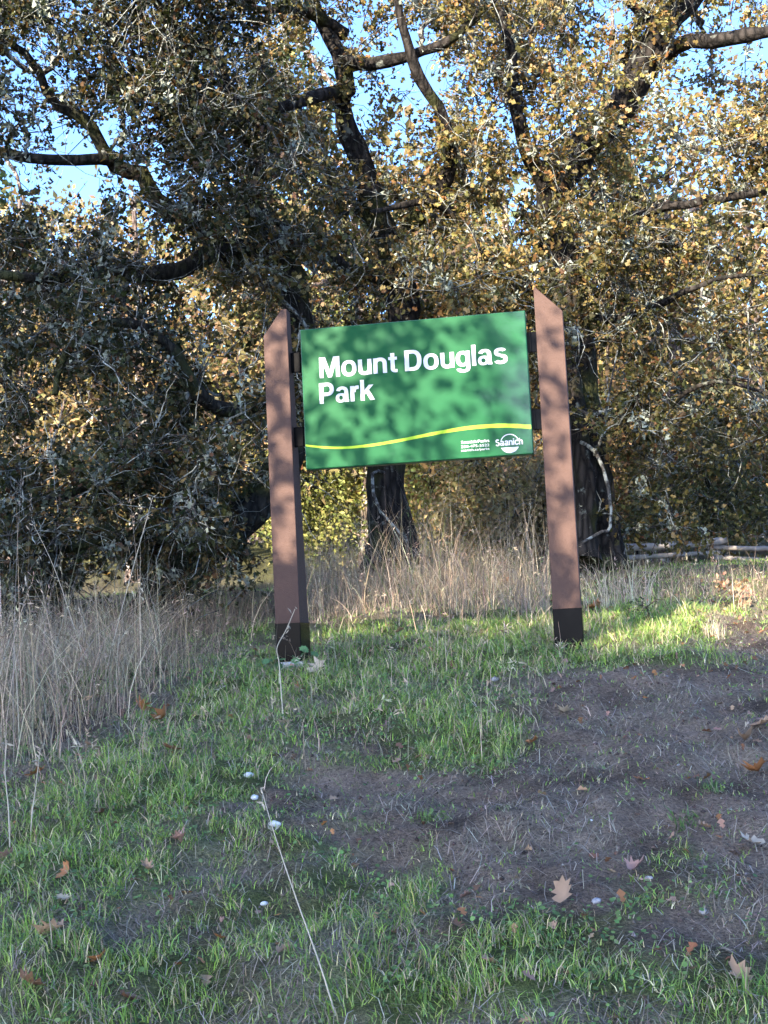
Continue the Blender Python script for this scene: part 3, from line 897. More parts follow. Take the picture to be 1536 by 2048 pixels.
B_SPECS = [  # (px of trunk, Y, trunk radius, crown height z, crown rx, rz, n, label, px of trunk top)
    (735, 18.5, .17, 5.6, 2.4, 2.6, 190, 'sunlit oak with pale bare trunk behind the panel', 700),
    (1318, 17.0, .17, 5.8, 2.0, 2.5, 170, 'oak with straight reddish trunk just behind the rail fence', 1335),
    (265, 20.0, .15, 5.4, 2.6, 2.9, 200, 'sunlit oak with a pale trunk glimpsed through the drooping boughs', 268),
    (1500, 21.0, .18, 7.2, 2.8, 3.2, 230, 'golden oak beyond the fence at the picture edge', 1490),
    (20, 23.0, .2, 6.4, 2.8, 3.0, 200, 'olive oak in the wood beyond the drooping boughs, farthest toward the dry grass', 40),
    (1000, 22.0, .2, 6.2, 2.6, 3.0, 200, 'golden oak in the wood between the panel and the far post', 1010),
    (500, 24.0, .2, 6.6, 2.8, 3.2, 200, 'tan leaved oak in the wood behind the near post', 500)]
for i, (px, Yd, tr_, zc, rx, rz, nn_, lab, px2) in enumerate(B_SPECS):
    b = base_at(px, Yd)
    top = at(px2, 400, Yd)
    simple_tree('oak_tree', lab, b, [(b + (top - b) * .5) + [.1, 0, 0], top], tr_, (top[0], Yd + .3, zc + .4), (rx, 1.8, rz), nn_, .115, SUNNY, WS, 60 + i,
                group='oaks in the wood behind', leafy=.9)
FIRC = [(.035, .06, .028), (.05, .075, .03), (.07, .08, .03)]
F_SPECS = [(-60, 30, 11.0, 'dark fir rising over the oaks at the dry-grass side'), (610, 33, 13.5, 'tall fir behind the oaks, its top near the horizontal lichened bough'),
           (1290, 36, 12.0, 'fir far behind the rail fence'), (960, 38, 10.0, 'fir in the gap above the panel, farthest back')]
for i, (px, Yd, h, lab) in enumerate(F_SPECS):
    b = base_at(px, Yd)
    simple_tree('fir_tree', lab, b, [b + [0, 0, h * .5], b + [0, 0, h]], .22, b + [0, 0, h * .52], (2.3, 2.3, h * .5), 185, .2, FIRC, [1, 1, 1], 80 + i, nl=3,
                twigs=4, per=9, tw=(.4, .9), spread=.15, up=.2, group='firs behind the oaks',
                shape=lambda q: np.hypot(q[:, 0], q[:, 1]) < (1.0 - q[:, 2]) * .5 + .06)

# understorey bushes
BUSH = [(.16, .17, .045), (.22, .20, .06), (.12, .14, .035), (.25, .17, .07)]
LIME = [(.17, .18, .05), (.26, .25, .08), (.13, .14, .035)]
U_SPECS = [(645, 1000, 18.5, 1.0, .9, LIME, 'leafy lime green bush under the panel near the near post'),
           (880, 985, 18.5, 1.1, 1.0, BUSH, 'yellow green bush beside the dark trunk below the panel'),
           (1000, 1010, 17.5, .95, .85, [(.28, .20, .09), (.21, .17, .08), (.17, .15, .06)], 'tan twiggy bush below the lettering corner of the panel'),
           (1075, 1040, 14.4, .45, .55, [(.20, .16, .08), (.16, .13, .06)], 'thin twiggy bush close behind the far post'),
           (1260, 1000, 18.5, .8, .9, SUNNY, 'tan bush between the massive oak and the fence'),
           (1420, 990, 16.4, .9, 1.0, [(.05, .06, .02), (.09, .085, .03), (.16, .13, .05)], 'dark olive bush overhanging the rail fence'),
           (1530, 970, 18.0, .9, 1.1, SUNNY, 'golden bush behind the end of the rail fence'),
           (60, 800, 24, 2.2, 2.2, SUNNY, 'sunlit thicket far behind the drooping boughs'),
           (380, 850, 24, 2.0, 2.0, SUNNY, 'sunlit thicket far behind the near post'),
           (650, 800, 22, 1.8, 1.8, LIME, 'lime and gold thicket behind the near half of the panel'),
           (1180, 860, 20, 1.4, 1.7, SUNNY, 'sunlit thicket behind the massive oak')]
for i, (px, py, Yd, rx, rz, pal, lab) in enumerate(U_SPECS):
    c = at(px, py, Yd); b = np.array([c[0], Yd, float(G(c[0], Yd))])
    zc = max(c[2], b[2] + rz * .7)
    simple_tree('bush', lab, b, [b + [0.05, 0, (zc - b[2]) * .6], [c[0], Yd, zc + rz * .4]], .03, (c[0], Yd, zc), (rx, .6, rz), int(60 + 90 * rx * rz), .07, pal, np.ones(len(pal)), 100 + i, M_BARK,
                nl=8, twigs=5, per=9, tw=(.15, .45), rt=.0035, spread=.06, group='understorey bushes', cat='bush', tip_r=.0025)

# far wood: reads as one mass between the trunks
r = np.random.default_rng(5)
n = 19000
px = r.uniform(-500, 2050, n); Yf = r.uniform(26, 40, n)
xf = (px - 768) / F_PX * Yf
zmax = 4.6 + 3.6 * fbm(xf * .35, Yf * .1, 71, 3) + 1.2 * vnoise(xf * 1.3, Yf * .4, 72)
zf = G0(xf, Yf) + (zmax) * r.random(n) ** .8
P = np.stack([xf, Yf, zf], 1)
cols = pick_cols([(.20, .155, .065), (.13, .12, .04), (.24, .17, .08), (.08, .085, .03)], [2, 2, 1.4, 1.5], n, r)
V, T, C = leaves_mesh(P, rand_dirs(n, r), .26, cols, r, LEAF_T, LEAF_F, .3)
fw = make_mesh('far_woodland', V, T, None, C, M_FAR)
tag(fw, 'far off sunlit autumn woodland closing the view between the trunks', 'woodland', None, 'stuff')

# --- trees on the verge behind the viewer: they shade the bank and dapple the sign
su = np.array([math.cos(a_), -math.sin(a_)]); sh = np.array([math.sin(a_), math.cos(a_)]); TE = math.tan(e_)


def from_sun(u, v, h):
    xy = su * np.atleast_1d(u)[:, None] + sh * np.atleast_1d(h)[:, None]
    return np.concatenate([xy, (v - h * TE)[:, None]], 1)


def verge_tree(label, u0_, u1_, v0, v1, h, n, seed, keep=None, per=9, size=.13, trunk_u=None):
    r = np.random.default_rng(seed)
    uu = r.uniform(u0_, u1_, n); vv = r.uniform(v0, v1, n); hh = h + r.uniform(-1.0, 1.0, n) * (1.0 if h < 0 else .5)
    if keep is not None:
        k = r.random(n) < keep(uu, vv); uu, vv, hh = uu[k], vv[k], hh[k]
    c = from_sun(uu, vv, hh)
    m = from_sun(np.array([(u0_ + u1_) / 2 if trunk_u is None else trunk_u]), np.array([v0]), np.array([h]))[0]
    b = np.array([m[0], m[1], float(G0(m[0], m[1]))])
    t = Tree('oak_tree', label, b, seed, M_BARK, M_TWIG, M_FAR, 'verge trees behind the viewer')
    top = c.mean(0) + [0, 0, 1.0]
    tr = t.limb([b - [0, 0, .2], (b + top) / 2 + [.15, .1, 0], top] if trunk_u is None else [b - [0, 0, .2], b + [.1, 0, 2.5], b + [0, .1, 5.0]], .2, .06, 'trunk', sides=10, flare=.4)
    for k in range(8):
        s0 = tr[int(len(tr) * r.uniform(.35, .9))]; e = c[r.integers(len(c))]
        t.limb([s0, (s0 + e) / 2 + r.normal(size=3) * .2, e], .06, .015, sides=6)
    c = c[c[:, 2] > .6]
    t.grow(c, 4, (.3, .7), per, size, OLIVE, np.ones(6), .5, 'leaf', .006, spread=.12, tip_r=.004, fine=False)


def edge(v, lim, w=.5):
    return np.clip((lim - v) / w, 0, 1)


verge_tree('dense roadside oak left of the viewer', -10.2, -5.7, 2.0, 9.4, -13.0, 560, 201, size=.24)
verge_tree('low roadside oak behind the viewer', -5.9, -2.9, .2, 5.0, -12.0, 400, 202, size=.26)
verge_tree('unseen thin crowned oak added behind the viewer to shade the lower boughs', -5.8, -2.4, 7.4, 9.3, -11.0, 68, 205, per=9, size=.2, trunk_u=-1.2)  # added out of view, crown band placed to shade the low right canopy
verge_tree('low roadside oak behind the viewer toward the dirt path', -3.0, 2.6, -.8, 4.75, -12.5, 620, 203, size=.26)
verge_tree('slender roadside oak whose twigs dapple the sign', -5.4, -2.9, 4.9, 7.2, 1.2, 58, 204, per=14, size=.10, trunk_u=-6.6)

# ------------------------------------------------------------------ split rail fence
M_RAIL = mat_plain('weathered_rail', (0.24, 0.215, 0.19), 0.9, 0.1, 0, 0.35, 14, 1.0, 60)
fb = at(1400, 1118, 15.4)
fence = empty('rail_fence', (fb[0], fb[1], float(G(fb[0], fb[1]))), 'weathered grey split rail fence low behind the massive oak', 'fence')


def rail(p, q, rad, name='rail', seed=0):
    rr = np.random.default_rng(seed)
    n = 16
    pts = np.asarray(p) + (np.asarray(q) - np.asarray(p)) * np.linspace(0, 1, n)[:, None] + np.cumsum(rr.normal(size=(n, 3)), 0) * .004
    V, qd = tubes(pts[None], (rad * (1 + rr.normal(size=n) * .06))[None], 6)
    ctr = np.repeat(pts, 6, 0)
    V = ctr + (V - ctr) * np.tile(rr.uniform(.7, 1.25, 6), n)[:, None] * (1 + rr.normal(size=(len(V), 1)) * .05)
    T = [[0, i, i + 1] for i in range(1, 5)] + [[6 * n - 6, 6 * n - 6 + i + 1, 6 * n - 6 + i] for i in range(1, 5)]
    return adopt(make_mesh(name, V, T, qd, None, M_RAIL), fence)


for i, (a, b, rd) in enumerate([(((1228, 1099), 15.3), ((1452, 1084), 15.6), .040), (((1255, 1117), 15.35), ((1440, 1107), 15.65), .028),
                                (((1415, 1094), 15.7), ((1640, 1104), 15.2), .028), (((1425, 1116), 15.75), ((1640, 1124), 15.25), .028),
                                (((1030, 1100), 15.9), ((1245, 1104), 15.25), .05)]):
    rail(at(*a[0], a[1]), at(*b[0], b[1]), rd, 'rail', i)

# ------------------------------------------------------------------ grass
def blades(P, H, W, lean, cols, r, nseg=3, curl=1.0, updir=None):
    """ribbons: P (n,3) roots, H heights, W widths, lean 0..1"""
    n = len(P)
    az = r.uniform(0, 2 * np.pi, n); d = np.stack([np.cos(az), np.sin(az), np.zeros(n)], 1)
    side = np.stack([-np.sin(az), np.cos(az), np.zeros(n)], 1)
    fa = r.uniform(0, 2 * np.pi, n)
    side = norm(side * np.cos(fa)[:, None] + d * np.sin(fa)[:, None] + 1e-4)
    t = np.linspace(0, 1, nseg + 1)
    hor = (t[None] ** 1.8) * (lean * H * curl)[:, None]
    ver = H[:, None] * (t[None] - 0.45 * lean[:, None] * t[None] ** 2)
    C = P[:, None] + d[:, None] * hor[..., None] + np.array([0, 0, 1.0]) * ver[..., None]
    w = (W[:, None] * (1 - 0.85 * t[None] ** 1.4))[..., None] * 0.5
    A = C - side[:, None] * w; Bv = C + side[:, None] * w
    V = np.stack([A, Bv], 2)                       # n, nseg+1, 2, 3
    idx = np.arange(n * (nseg + 1) * 2).reshape(n, nseg + 1, 2)
    q = np.stack([idx[:, :-1, 0], idx[:, :-1, 1], idx[:, 1:, 1], idx[:, 1:, 0]], -1).reshape(-1, 4)
    return V.reshape(-1, 3), q, np.repeat(cols, (nseg + 1) * 2, 0)


def visible(P, m=60):
    px, py = to_px(P)
    return (px > -m - 100) & (px < 1536 + m + 100) & (py < 2048 + m + 120)


def ground_pts(n, x0, x1, y0, y1, r):
    x = r.uniform(x0, x1, n); y = r.uniform(y0, y1, n)
    return np.stack([x, y, G(x, y)], 1)


r = np.random.default_rng(77)
# fresh short grass
P = np.concatenate([ground_pts(150000, -2.2, 2.4, 3.0, 6.0, r), ground_pts(150000, -2.9, 3.6, 6.0, 9.6, r), ground_pts(60000, -3, 5.5, 9.6, 16, r)])
P = P[visible(P)]
g = grassiness(P[:, 0], P[:, 1])
far = P[:, 1] > 9.6
clump = vnoise(P[:, 0] * 16, P[:, 1] * 16, 91)
k = r.random(len(P)) < np.where(far, .35, np.clip(g * 1.1 - .12, .09, .85) * np.clip(clump * 2.0 - .4, 0.05, 1))
P, g, clump = P[k], g[k], clump[k]
n = len(P)
H = (.018 + .070 * g ** 1.5 * r.random(n) ** .8) * (.5 + .95 * clump) * np.where(P[:, 1] > 9.6, 1.3, 1)
cols = pick_cols([(.16, .25, .05), (.225, .33, .07), (.12, .215, .06), (.30, .37, .11), (.46, .40, .25), (.30, .24, .15)], [3, 2.5, 2, 1.4, 1.8, 1.2], n, r, .2)
V, q, C = blades(P, H, r.uniform(.0022, .0048, n) * (1 + .25 * np.clip(P[:, 1] - 5, 0, 6)), r.uniform(.15, 1.4, n), cols, r, 2)
tag(make_mesh('grass', V, None, q, C, M_GRASS), 'short fresh green grass growing on the bank', 'grass', None, 'stuff')

# straw, dead stems and thatch lying on the bank
P = ground_pts(145000, -2.3, 3.2, 3.0, 9.0, r); P = P[visible(P)]
k = r.random(len(P)) < np.clip(fbm(P[:, 0] * 3.3 + 4, P[:, 1] * 3.3, 44, 3) * 2.4 - .8, .24, 1) * .75
P = P[k]; n = len(P)
ln = .02 + .11 * r.random(n) ** 2; az = r.uniform(0, 2 * np.pi, n)
d = np.stack([np.cos(az), np.sin(az), r.normal(size=n) * .18], 1)
E = P + d * ln[:, None]; E[:, 2] = G(E[:, 0], E[:, 1]) + r.uniform(.002, .02, n)
P[:, 2] += r.uniform(.001, .012, n)
Mid = (P + E) / 2 + np.array([0, 0, 1]) * (ln * r.uniform(0, .25, n))[:, None] + r.normal(size=(n, 3)) * .006
C3 = np.stack([P, Mid, E], 1)
sd = np.stack([-np.sin(az), np.cos(az), np.zeros(n)], 1) * (r.uniform(.0006, .0014, n))[:, None]
V = np.stack([C3 - sd[:, None], C3 + sd[:, None]], 2)
idx = np.arange(n * 6).reshape(n, 3, 2)
q = np.stack([idx[:, :-1, 0], idx[:, :-1, 1], idx[:, 1:, 1], idx[:, 1:, 0]], -1).reshape(-1, 4)
cols = pick_cols([(.30, .25, .18), (.22, .18, .14), (.13, .10, .085), (.38, .34, .27)], [2, 2, 2, 1], n, r)
tag(make_mesh('straw_litter', V.reshape(-1, 3), None, q, np.repeat(cols, 6, 0), M_STRAW), 'dead straw and thatch strewn over the bank', 'straw', None, 'stuff')

# crumbs of soil
P2 = ground_pts(20000, -2.2, 3.2, 3.0, 8.6, r); P2 = P2[visible(P2)]
g2 = grassiness(P2[:, 0], P2[:, 1]); P2 = P2[r.random(len(P2)) < np.clip(1.05 - g2 * 1.2, .05, 1)]
n = len(P2)
OCT = np.array([[1, 0, 0], [-1, 0, 0], [0, 1, 0], [0, -1, 0], [0, 0, 1], [0, 0, -1.0]])
OF = np.array([[0, 2, 4], [2, 1, 4], [1, 3, 4], [3, 0, 4], [2, 0, 5], [1, 2, 5], [3, 1, 5], [0, 3, 5]])
sz = .0022 + .008 * r.random(n) ** 3
V = P2[:, None] + OCT[None] * sz[:, None, None] * r.uniform(.5, 1.4, (n, 6, 1)) + r.normal(size=(n, 6, 3)) * .0012
T = (OF[None] + (np.arange(n) * 6)[:, None, None]).reshape(-1, 3)
cols = pick_cols([(.09, .07, .058), (.13, .10, .085), (.055, .042, .036), (.26, .25, .23)], [2, 2, 2, .25], n, r)
tag(make_mesh('soil_crumbs', V.reshape(-1, 3), T, None, np.repeat(cols, 6, 0), mat_vcol('soil_crumb', .95, 0, 0, .1)), 'loose crumbs of soil and grit on the bare patches', 'soil', None, 'stuff')

# small round leaved ground cover
P = ground_pts(58000, -2.2, 2.8, 3.0, 8.2, r); P = P[visible(P)]
g = grassiness(P[:, 0], P[:, 1]); cv = vnoise(P[:, 0] * 3.7, P[:, 1] * 3.7, 95)
k = r.random(len(P)) < np.clip(g * 1.3 - .05, .05, 1) * np.clip(cv * 2.2 - .65, .06, 1)
P = P[k]; n = len(P)
P[:, 2] += r.uniform(.008, .035, n)
th = np.arange(6) / 6 * 2 * np.pi
ROUND = np.concatenate([np.stack([.5 * np.cos(th), .5 * np.sin(th) + .0, .06 * np.ones(6)], 1), [[0, 0, 0]]])
RF = np.array([[6, i, (i + 1) % 6] for i in range(6)])
up_ = norm(r.normal(size=(n, 3)) * .35 + [0, -.2, 1])
xv = norm(np.cross(up_, rand_dirs(n, r))); yv = np.cross(up_, xv)
s = r.uniform(.007, .017, n)
V = P[:, None] + s[:, None, None] * (ROUND[None, :, 0:1] * xv[:, None] + ROUND[None, :, 1:2] * yv[:, None] + ROUND[None, :, 2:3] * up_[:, None])
T = (RF[None] + (np.arange(n) * 7)[:, None, None]).reshape(-1, 3)
cols = pick_cols([(.085, .15, .045), (.11, .19, .055), (.15, .22, .075)], [1, 1, .6], n, r)
tag(make_mesh('ground_cover', V.reshape(-1, 3), T, None, np.repeat(cols, 7, 0), M_GRASS), 'small round leaved weeds spreading over the bank', 'weeds', None, 'stuff')


# tall dry grass
def dry_field(name, label, pts_fn, n, hmin, hmax, seed, green=.04, wmul=1.0, pal=None, tangle=.4, tall_share=.07):
    r = np.random.default_rng(seed)
    P = pts_fn(n, r); n = len(P)
    cl_ = vnoise(P[:, 0] * 2.6, P[:, 1] * 2.6, seed)
    H = r.uniform(hmin, hmax, n) * (.55 + .8 * cl_)
    pal = pal or [(.36, .29, .20), (.27, .215, .15), (.44, .37, .27), (.19, .145, .105), (.10, .15, .045)]
    cols = pick_cols(pal, [2, 2, 1.2, 1.4, green * 10], n, r, .2)
    tall = r.random(n) < tall_share
    H = np.where(tall, H * 1.7, H)
    lean = np.where(r.random(n) < .45, r.uniform(.7, 1.9, n) * tangle + .1, r.uniform(.02, .9, n))
    V, q, C = blades(P, H, r.uniform(.002, .0048, n) * wmul, np.where(tall, lean * .4, lean), cols, r, 4, 1.1)
    bag = Bag(); bag.add(V, None, q, C)
    # seed heads on some of the stems
    m = r.random(n) < .10
    Pm = V.reshape(n, 5, 2, 3)[m, 3].mean(1); Pe = V.reshape(n, 5, 2, 3)[m, 4].mean(1)
    kk = 6
    f = r.random((m.sum(), kk, 1))
    hp = (Pm[:, None] * (1 - f) + Pe[:, None] * f).reshape(-1, 3) + r.normal(size=(m.sum() * kk, 3)) * .006
    hd = np.repeat(norm(Pe - Pm), kk, 0)
    V2, T2, C2 = leaves_mesh(hp, hd * 1.5, .03, np.repeat(cols[m] * 1.1, kk, 0), r, LEAF_T * [.4, 1, 1], LEAF_F, 0)
    bag.add(V2, T2, None, C2)
    return tag(bag.build(name, M_STRAW), label, 'dry grass', None, 'stuff')


def region_px(poly_x, y_top, y_bot):
    """roots on the ground inside a band of the picture"""
    def fn(n, r):
        out = []
        tot = 0
        while tot < n:
            p = ground_pts(n * 4, -4.5, 5.5, 5.0, 14.5, r)
            px, py = to_px(p)
            k = (px > poly_x[0]) & (px < poly_x[-1]) & (py > np.interp(px, poly_x, y_top)) & (py < np.interp(px, poly_x, y_bot) + r.normal(size=len(px)) * 18)
            out.append(p[k]); tot += k.sum()
        return np.concatenate(out)[:n]
    return fn


dry_field('dry_grass', 'tall bleached dry grass beside the near post under the drooping boughs',
          region_px([-150, 0, 150, 300, 420, 520, 545], [1255, 1255, 1255, 1240, 1225, 1210, 1205], [1560, 1520, 1460, 1400, 1330, 1260, 1250]), 6500, .10, .46, 301, tangle=1.0, pal=[(.29, .215, .135), (.20, .15, .10), (.38, .30, .20), (.12, .09, .062), (.10, .13, .045)])
dry_field('dry_grass', 'wispy pale straw at the picture edge beside the drooping boughs',
          region_px([-150, 0, 120, 260, 330], [1330, 1330, 1320, 1300, 1290], [1600, 1560, 1500, 1420, 1380]), 1500, .35, .75, 305, wmul=1.0, tangle=.5, pal=[(.42, .34, .23), (.33, .26, .17), (.48, .40, .29), (.25, .19, .13), (.20, .19, .10)])
dry_field('dry_grass', 'tall tangled dry grass under the panel between the posts',
          region_px([590, 640, 800, 1000, 1100], [1165, 1165, 1165, 1160, 1165], [1250, 1245, 1235, 1235, 1240]), 7500, .12, .55, 302, tangle=.7, tall_share=.2)
dry_field('dry_grass', 'sparse dry grass at the foot of the rail fence',
          region_px([1150, 1200, 1300, 1400, 1536, 1650], [1150, 1150, 1150, 1150, 1150, 1150], [1232, 1225, 1215, 1215, 1220, 1220]), 1500, .06, .28, 303, .2, tall_share=.12)
dry_field('dry_grass', 'thin dry stems scattered through the fresh grass',
          region_px([0, 200, 400, 700, 1050, 1150, 1250], [1420, 1380, 1330, 1290, 1260, 1250, 1260], [1700, 1600, 1560, 1560, 1500, 1330, 1300]), 1300, .06, .22, 304, .2)


# ------------------------------------------------------------------ single plants, stems, leaves and pebbles
def stem(name, label, pts, r0_, r1_, heads=0, seed=0, group=None, color=(.46, .40, .30)):
    rr = np.random.default_rng(seed)
    p = catmull(pts, 22)
    V, q = tubes(p[None], np.linspace(r0_, r1_, 22)[None], 4)
    bag = Bag(); bag.add(V, None, q, color)
    if heads:
        hp = p[-6:][rr.integers(0, 6, heads)] + rr.normal(size=(heads, 3)) * .006
        V2, T2, C2 = leaves_mesh(hp, np.tile((p[-1] - p[-4]) * 12, (heads, 1)), .028, np.tile(np.array(color) * .9, (heads, 1)), rr, LEAF_T * [.4, 1, 1], LEAF_F, 0)
        bag.add(V2, T2, None, C2)
    return tag(bag.build(name, M_STRAW), label, 'grass stalk', group)


def gp(px, py, dz=0.0):
    p = ground_at(px, py); p[2] += dz; return p


b = gp(676, 2040, -.02)
stem('grass_stalk', 'long bleached grass stalk arching up from the bottom edge of the bank', [b, at(640, 1930, b[1] + .08), at(590, 1790, b[1] + .2), at(548, 1665, b[1] + .32), at(522, 1575, b[1] + .4)], .0028, .0012, 6, 1, 'single dry stalks')
b = gp(567, 1440, -.02)
stem('grass_stalk', 'pale forked grass stalk crossing the black sleeve of the near post', [b, at(563, 1390, b[1] + .05), at(558, 1325, b[1] + .1), at(554, 1295, b[1] + .1), at(572, 1260, b[1] + .12), at(590, 1218, b[1] + .14)], .0034, .0016, 8, 2, 'single dry stalks')
b = gp(205, 1370, -.02)
stem('grass_stalk', 'tall thin dry stalk leaning toward the near post before the drooping boughs', [b, at(225, 1290, b[1] + .1), at(262, 1150, b[1] + .2), at(290, 1050, b[1] + .25), at(305, 995, b[1] + .3)], .003, .0013, 8, 3, 'single dry stalks')
b = gp(175, 1340, -.02)
stem('grass_stalk', 'tall dry stalk leaning away from the near post before the drooping boughs', [b, at(150, 1260, b[1] + .1), at(110, 1140, b[1] + .15), at(68, 1050, b[1] + .2)], .003, .0013, 8, 4, 'single dry stalks')
b = gp(20, 1700, -.02)
stem('grass_stalk', 'dry stalk at the picture edge above the lush corner of grass', [b, at(17, 1620, b[1] + .05), at(10, 1540, b[1] + .1), at(14, 1480, b[1] + .12)], .0028, .0012, 5, 5, 'single dry stalks')
b = gp(60, 1690, -.02)
stem('grass_stalk', 'slanting dry stalk second from the picture edge above the lush corner', [b, at(64, 1630, b[1] + .05), at(72, 1570, b[1] + .1), at(80, 1500, b[1] + .12)], .0028, .0012, 5, 6, 'single dry stalks')

BIG_T = np.array([[0, 0, 0], [.16, .16, .04], [.34, .22, .10], [.20, .38, .04], [.46, .50, .13], [.24, .60, .05], [.34, .82, .11], [.10, .80, .02], [0, 1, .0],
                  [-.16, .14, .04], [-.36, .24, .10], [-.19, .40, .04], [-.45, .54, .13], [-.22, .62, .05], [-.30, .85, .11], [-.09, .80, .02], [0, .4, -.02], [0, .75, -.02]], float)
BIG_F = np.array([[0, 1, 16], [1, 2, 3], [1, 3, 16], [3, 4, 5], [3, 5, 16], [16, 5, 17], [5, 6, 7], [5, 7, 17], [7, 8, 17],
                  [0, 16, 9], [9, 11, 10], [9, 16, 11], [11, 13, 12], [11, 16, 13], [16, 17, 13], [13, 15, 14], [13, 17, 15], [15, 17, 8]])
TAN, ORG, BRN, PNK, PAL = (.28, .18, .11), (.27, .12, .05), (.15, .08, .045), (.30, .18, .14), (.38, .31, .22)
LEAVES = [  # px, py, length m, colour, tilt, label
    (285, 1430, .12, ORG, .8, 'large curled orange leaf caught at the edge of the tall dry grass'), (325, 1446, .12, ORG, .7, 'large orange leaf beside the curled one at the dry grass edge'),
    (186, 1506, .10, TAN, .5, 'tan leaf under the tall dry grass at its lower edge'), (296, 1517, .09, PAL, .4, 'pale leaf just below the large orange pair'),
    (345, 1508, .09, BRN, .5, 'brown leaf just below the large orange pair'), (505, 1490, .09, PNK, .4, 'pinkish leaf on the grass straight below the near post'),
    (600, 1384, .10, ORG, .5, 'orange leaf in the grass under the near post footing'), (634, 1352, .11, PAL, .9, 'upright pale curled leaf beside the near post footing'),
    (207, 1638, .07, BRN, .5, 'small brown leaf left of the pinkish leaf on mossy ground'), (360, 1688, .09, PNK, .25, 'flat pinkish tan leaf on the mossy middle of the bank'),
    (1130, 1432, .10, PAL, .3, 'pale tan leaf lying alone on the soil under the far post'), (1066, 1494, .08, ORG, .4, 'rusty leaf on soil at the tip of the bright grass tongue'),
    (1490, 1490, .11, TAN, .3, 'tan lobed leaf upper one on the bare soil at the picture edge'), (1526, 1461, .10, TAN, .4, 'tan leaf cut by the picture edge on bare soil'),
    (1514, 1551, .11, ORG, .3, 'orange lobed leaf lower one on the bare soil at the picture edge'), (1285, 1568, .06, ORG, .2, 'small orange flake on the middle of the bare soil'),
    (1409, 1669, .06, TAN, .4, 'small tan leaf standing over a weed on the soil'), (1504, 1699, .10, PAL, .3, 'bleached yellow leaf at the soil and grass border by the picture edge'),
    (1270, 1755, .08, PNK, .25, 'salmon leaf lying at the lower edge of the soil'), (1127, 1818, .10, TAN, .7, 'big curled tan leaf in the lower grass'),
    (912, 1870, .06, BRN, .4, 'small reddish leaf in the lower grass near the middle'), (1482, 1975, .09, TAN, .7, 'curled tan leaf in the bottom corner grass by the soil'),
    (978, 1952, .06, TAN, .5, 'small tan leaf in the bright grass at the bottom'), (102, 1880, .08, TAN, .4, 'tan leaf in the lush grass at the corner'),
    (200, 1946, .07, ORG, .5, 'small orange leaf near the bottom in the dark grass'), (131, 1763, .08, ORG, .95, 'upright narrow orange leaf in the lush grass'),
    (1060, 1332, .07, TAN, .4, 'small tan leaf in the grass at the foot of the far post'), (845, 1308, .09, PAL, .6, 'pale leaf in the grass midway between the posts'),
    (825, 1336, .08, BRN, .5, 'dark brown leaf below the pale one midway between the posts'), (570, 1912, .07, TAN, .1, 'flat oval tan leaf beside the long bleached stalk'),
    (440, 1893, .06, ORG, .4, 'small orange leaf on the mossy ground left of the long stalk'), (294, 1757, .06, TAN, .5, 'small tan leaf between the moss and the lush grass'),
    (125, 1811, .06, PAL, .2, 'small bleached leaf in the lush grass'), (8, 1735, .09, PNK, .5, 'pinkish leaf cut by the picture edge in the grass'),
    (60, 1990, .09, BRN, .6, 'brown leaf in the bottom corner of the lush grass'), (258, 2015, .08, BRN, .5, 'dark brown leaf at the bottom edge of the bank'),
    (75, 1560, .09, ORG, .5, 'orange brown leaf where dry grass meets the moss'), (1190, 1222, .12, ORG, .5, 'bright orange leaf in the sunlit grass right behind the far post'),
    (1015, 1172, .12, ORG, .9, 'orange leaf caught in the dry grass under the panel'), (800, 1270, .10, TAN, .5, 'tan leaf on the sunlit strip under the panel')]
for i, (px_, py_, ln_, c_, tilt, lab) in enumerate(LEAVES):
    rr = np.random.default_rng(500 + i)
    p = gp(px_, py_)
    t = BIG_T.copy(); cu1, cu2 = rr.uniform(.2, .9) * (.4 + tilt), rr.uniform(.6, 2.6)
    t[:, 2] = t[:, 2] * cu2 + cu1 * (t[:, 1] - .5) ** 2 * 1.2 + rr.normal(size=len(t)) * .025
    t[:, :2] += rr.normal(size=(len(t), 2)) * .045; t[:, 0] *= rr.uniform(.65, 1.1); t[:, 1] -= .5; ln_ = ln_ * rr.uniform(.9, 1.15)
    az = rr.uniform(0, 2 * np.pi)
    if 'oval' in lab: t[:, 0] *= .55
    Rm = np.array(Matrix.Rotation(az, 3, 'Z') @ Matrix.Rotation(tilt * rr.uniform(.7, 1.0), 3, 'X') @ Matrix.Rotation(rr.normal() * .25, 3, 'Y'))
    V = (t * ln_) @ Rm.T
    V[:, 2] -= V[:, 2].min() * .95 - .014
    colv = np.array(c_) * (1 + rr.normal(size=(len(t), 1)) * .10)
    o = make_mesh('fallen_leaf', V, BIG_F, None, colv, M_LITTER, None, True)
    o.location = tuple(p)
    tag(o, lab, 'leaf', 'fallen leaves on the bank')
# uncountable crumbs of leaf litter
r = np.random.default_rng(88)
P = np.concatenate([ground_pts(1500, -2.3, 3.2, 3.0, 9.0, r), ground_pts(1400, .8, 5.0, 8.3, 12.5, r)]); P = P[visible(P)]; P[:, 2] += .006
n = len(P)
cols = pick_cols([TAN, ORG, BRN, PNK], [1, 1, 2, .8], n, r)
V, T, C = leaves_mesh(P, rand_dirs(n, r) * [1, 1, .15], .035, cols, r, OAK_T, OAK_F, 3.0)
tag(make_mesh('leaf_litter', V, T, None, C, M_LITTER), 'crumbled brown leaf litter scattered on soil and grass', 'leaf litter', None, 'stuff')

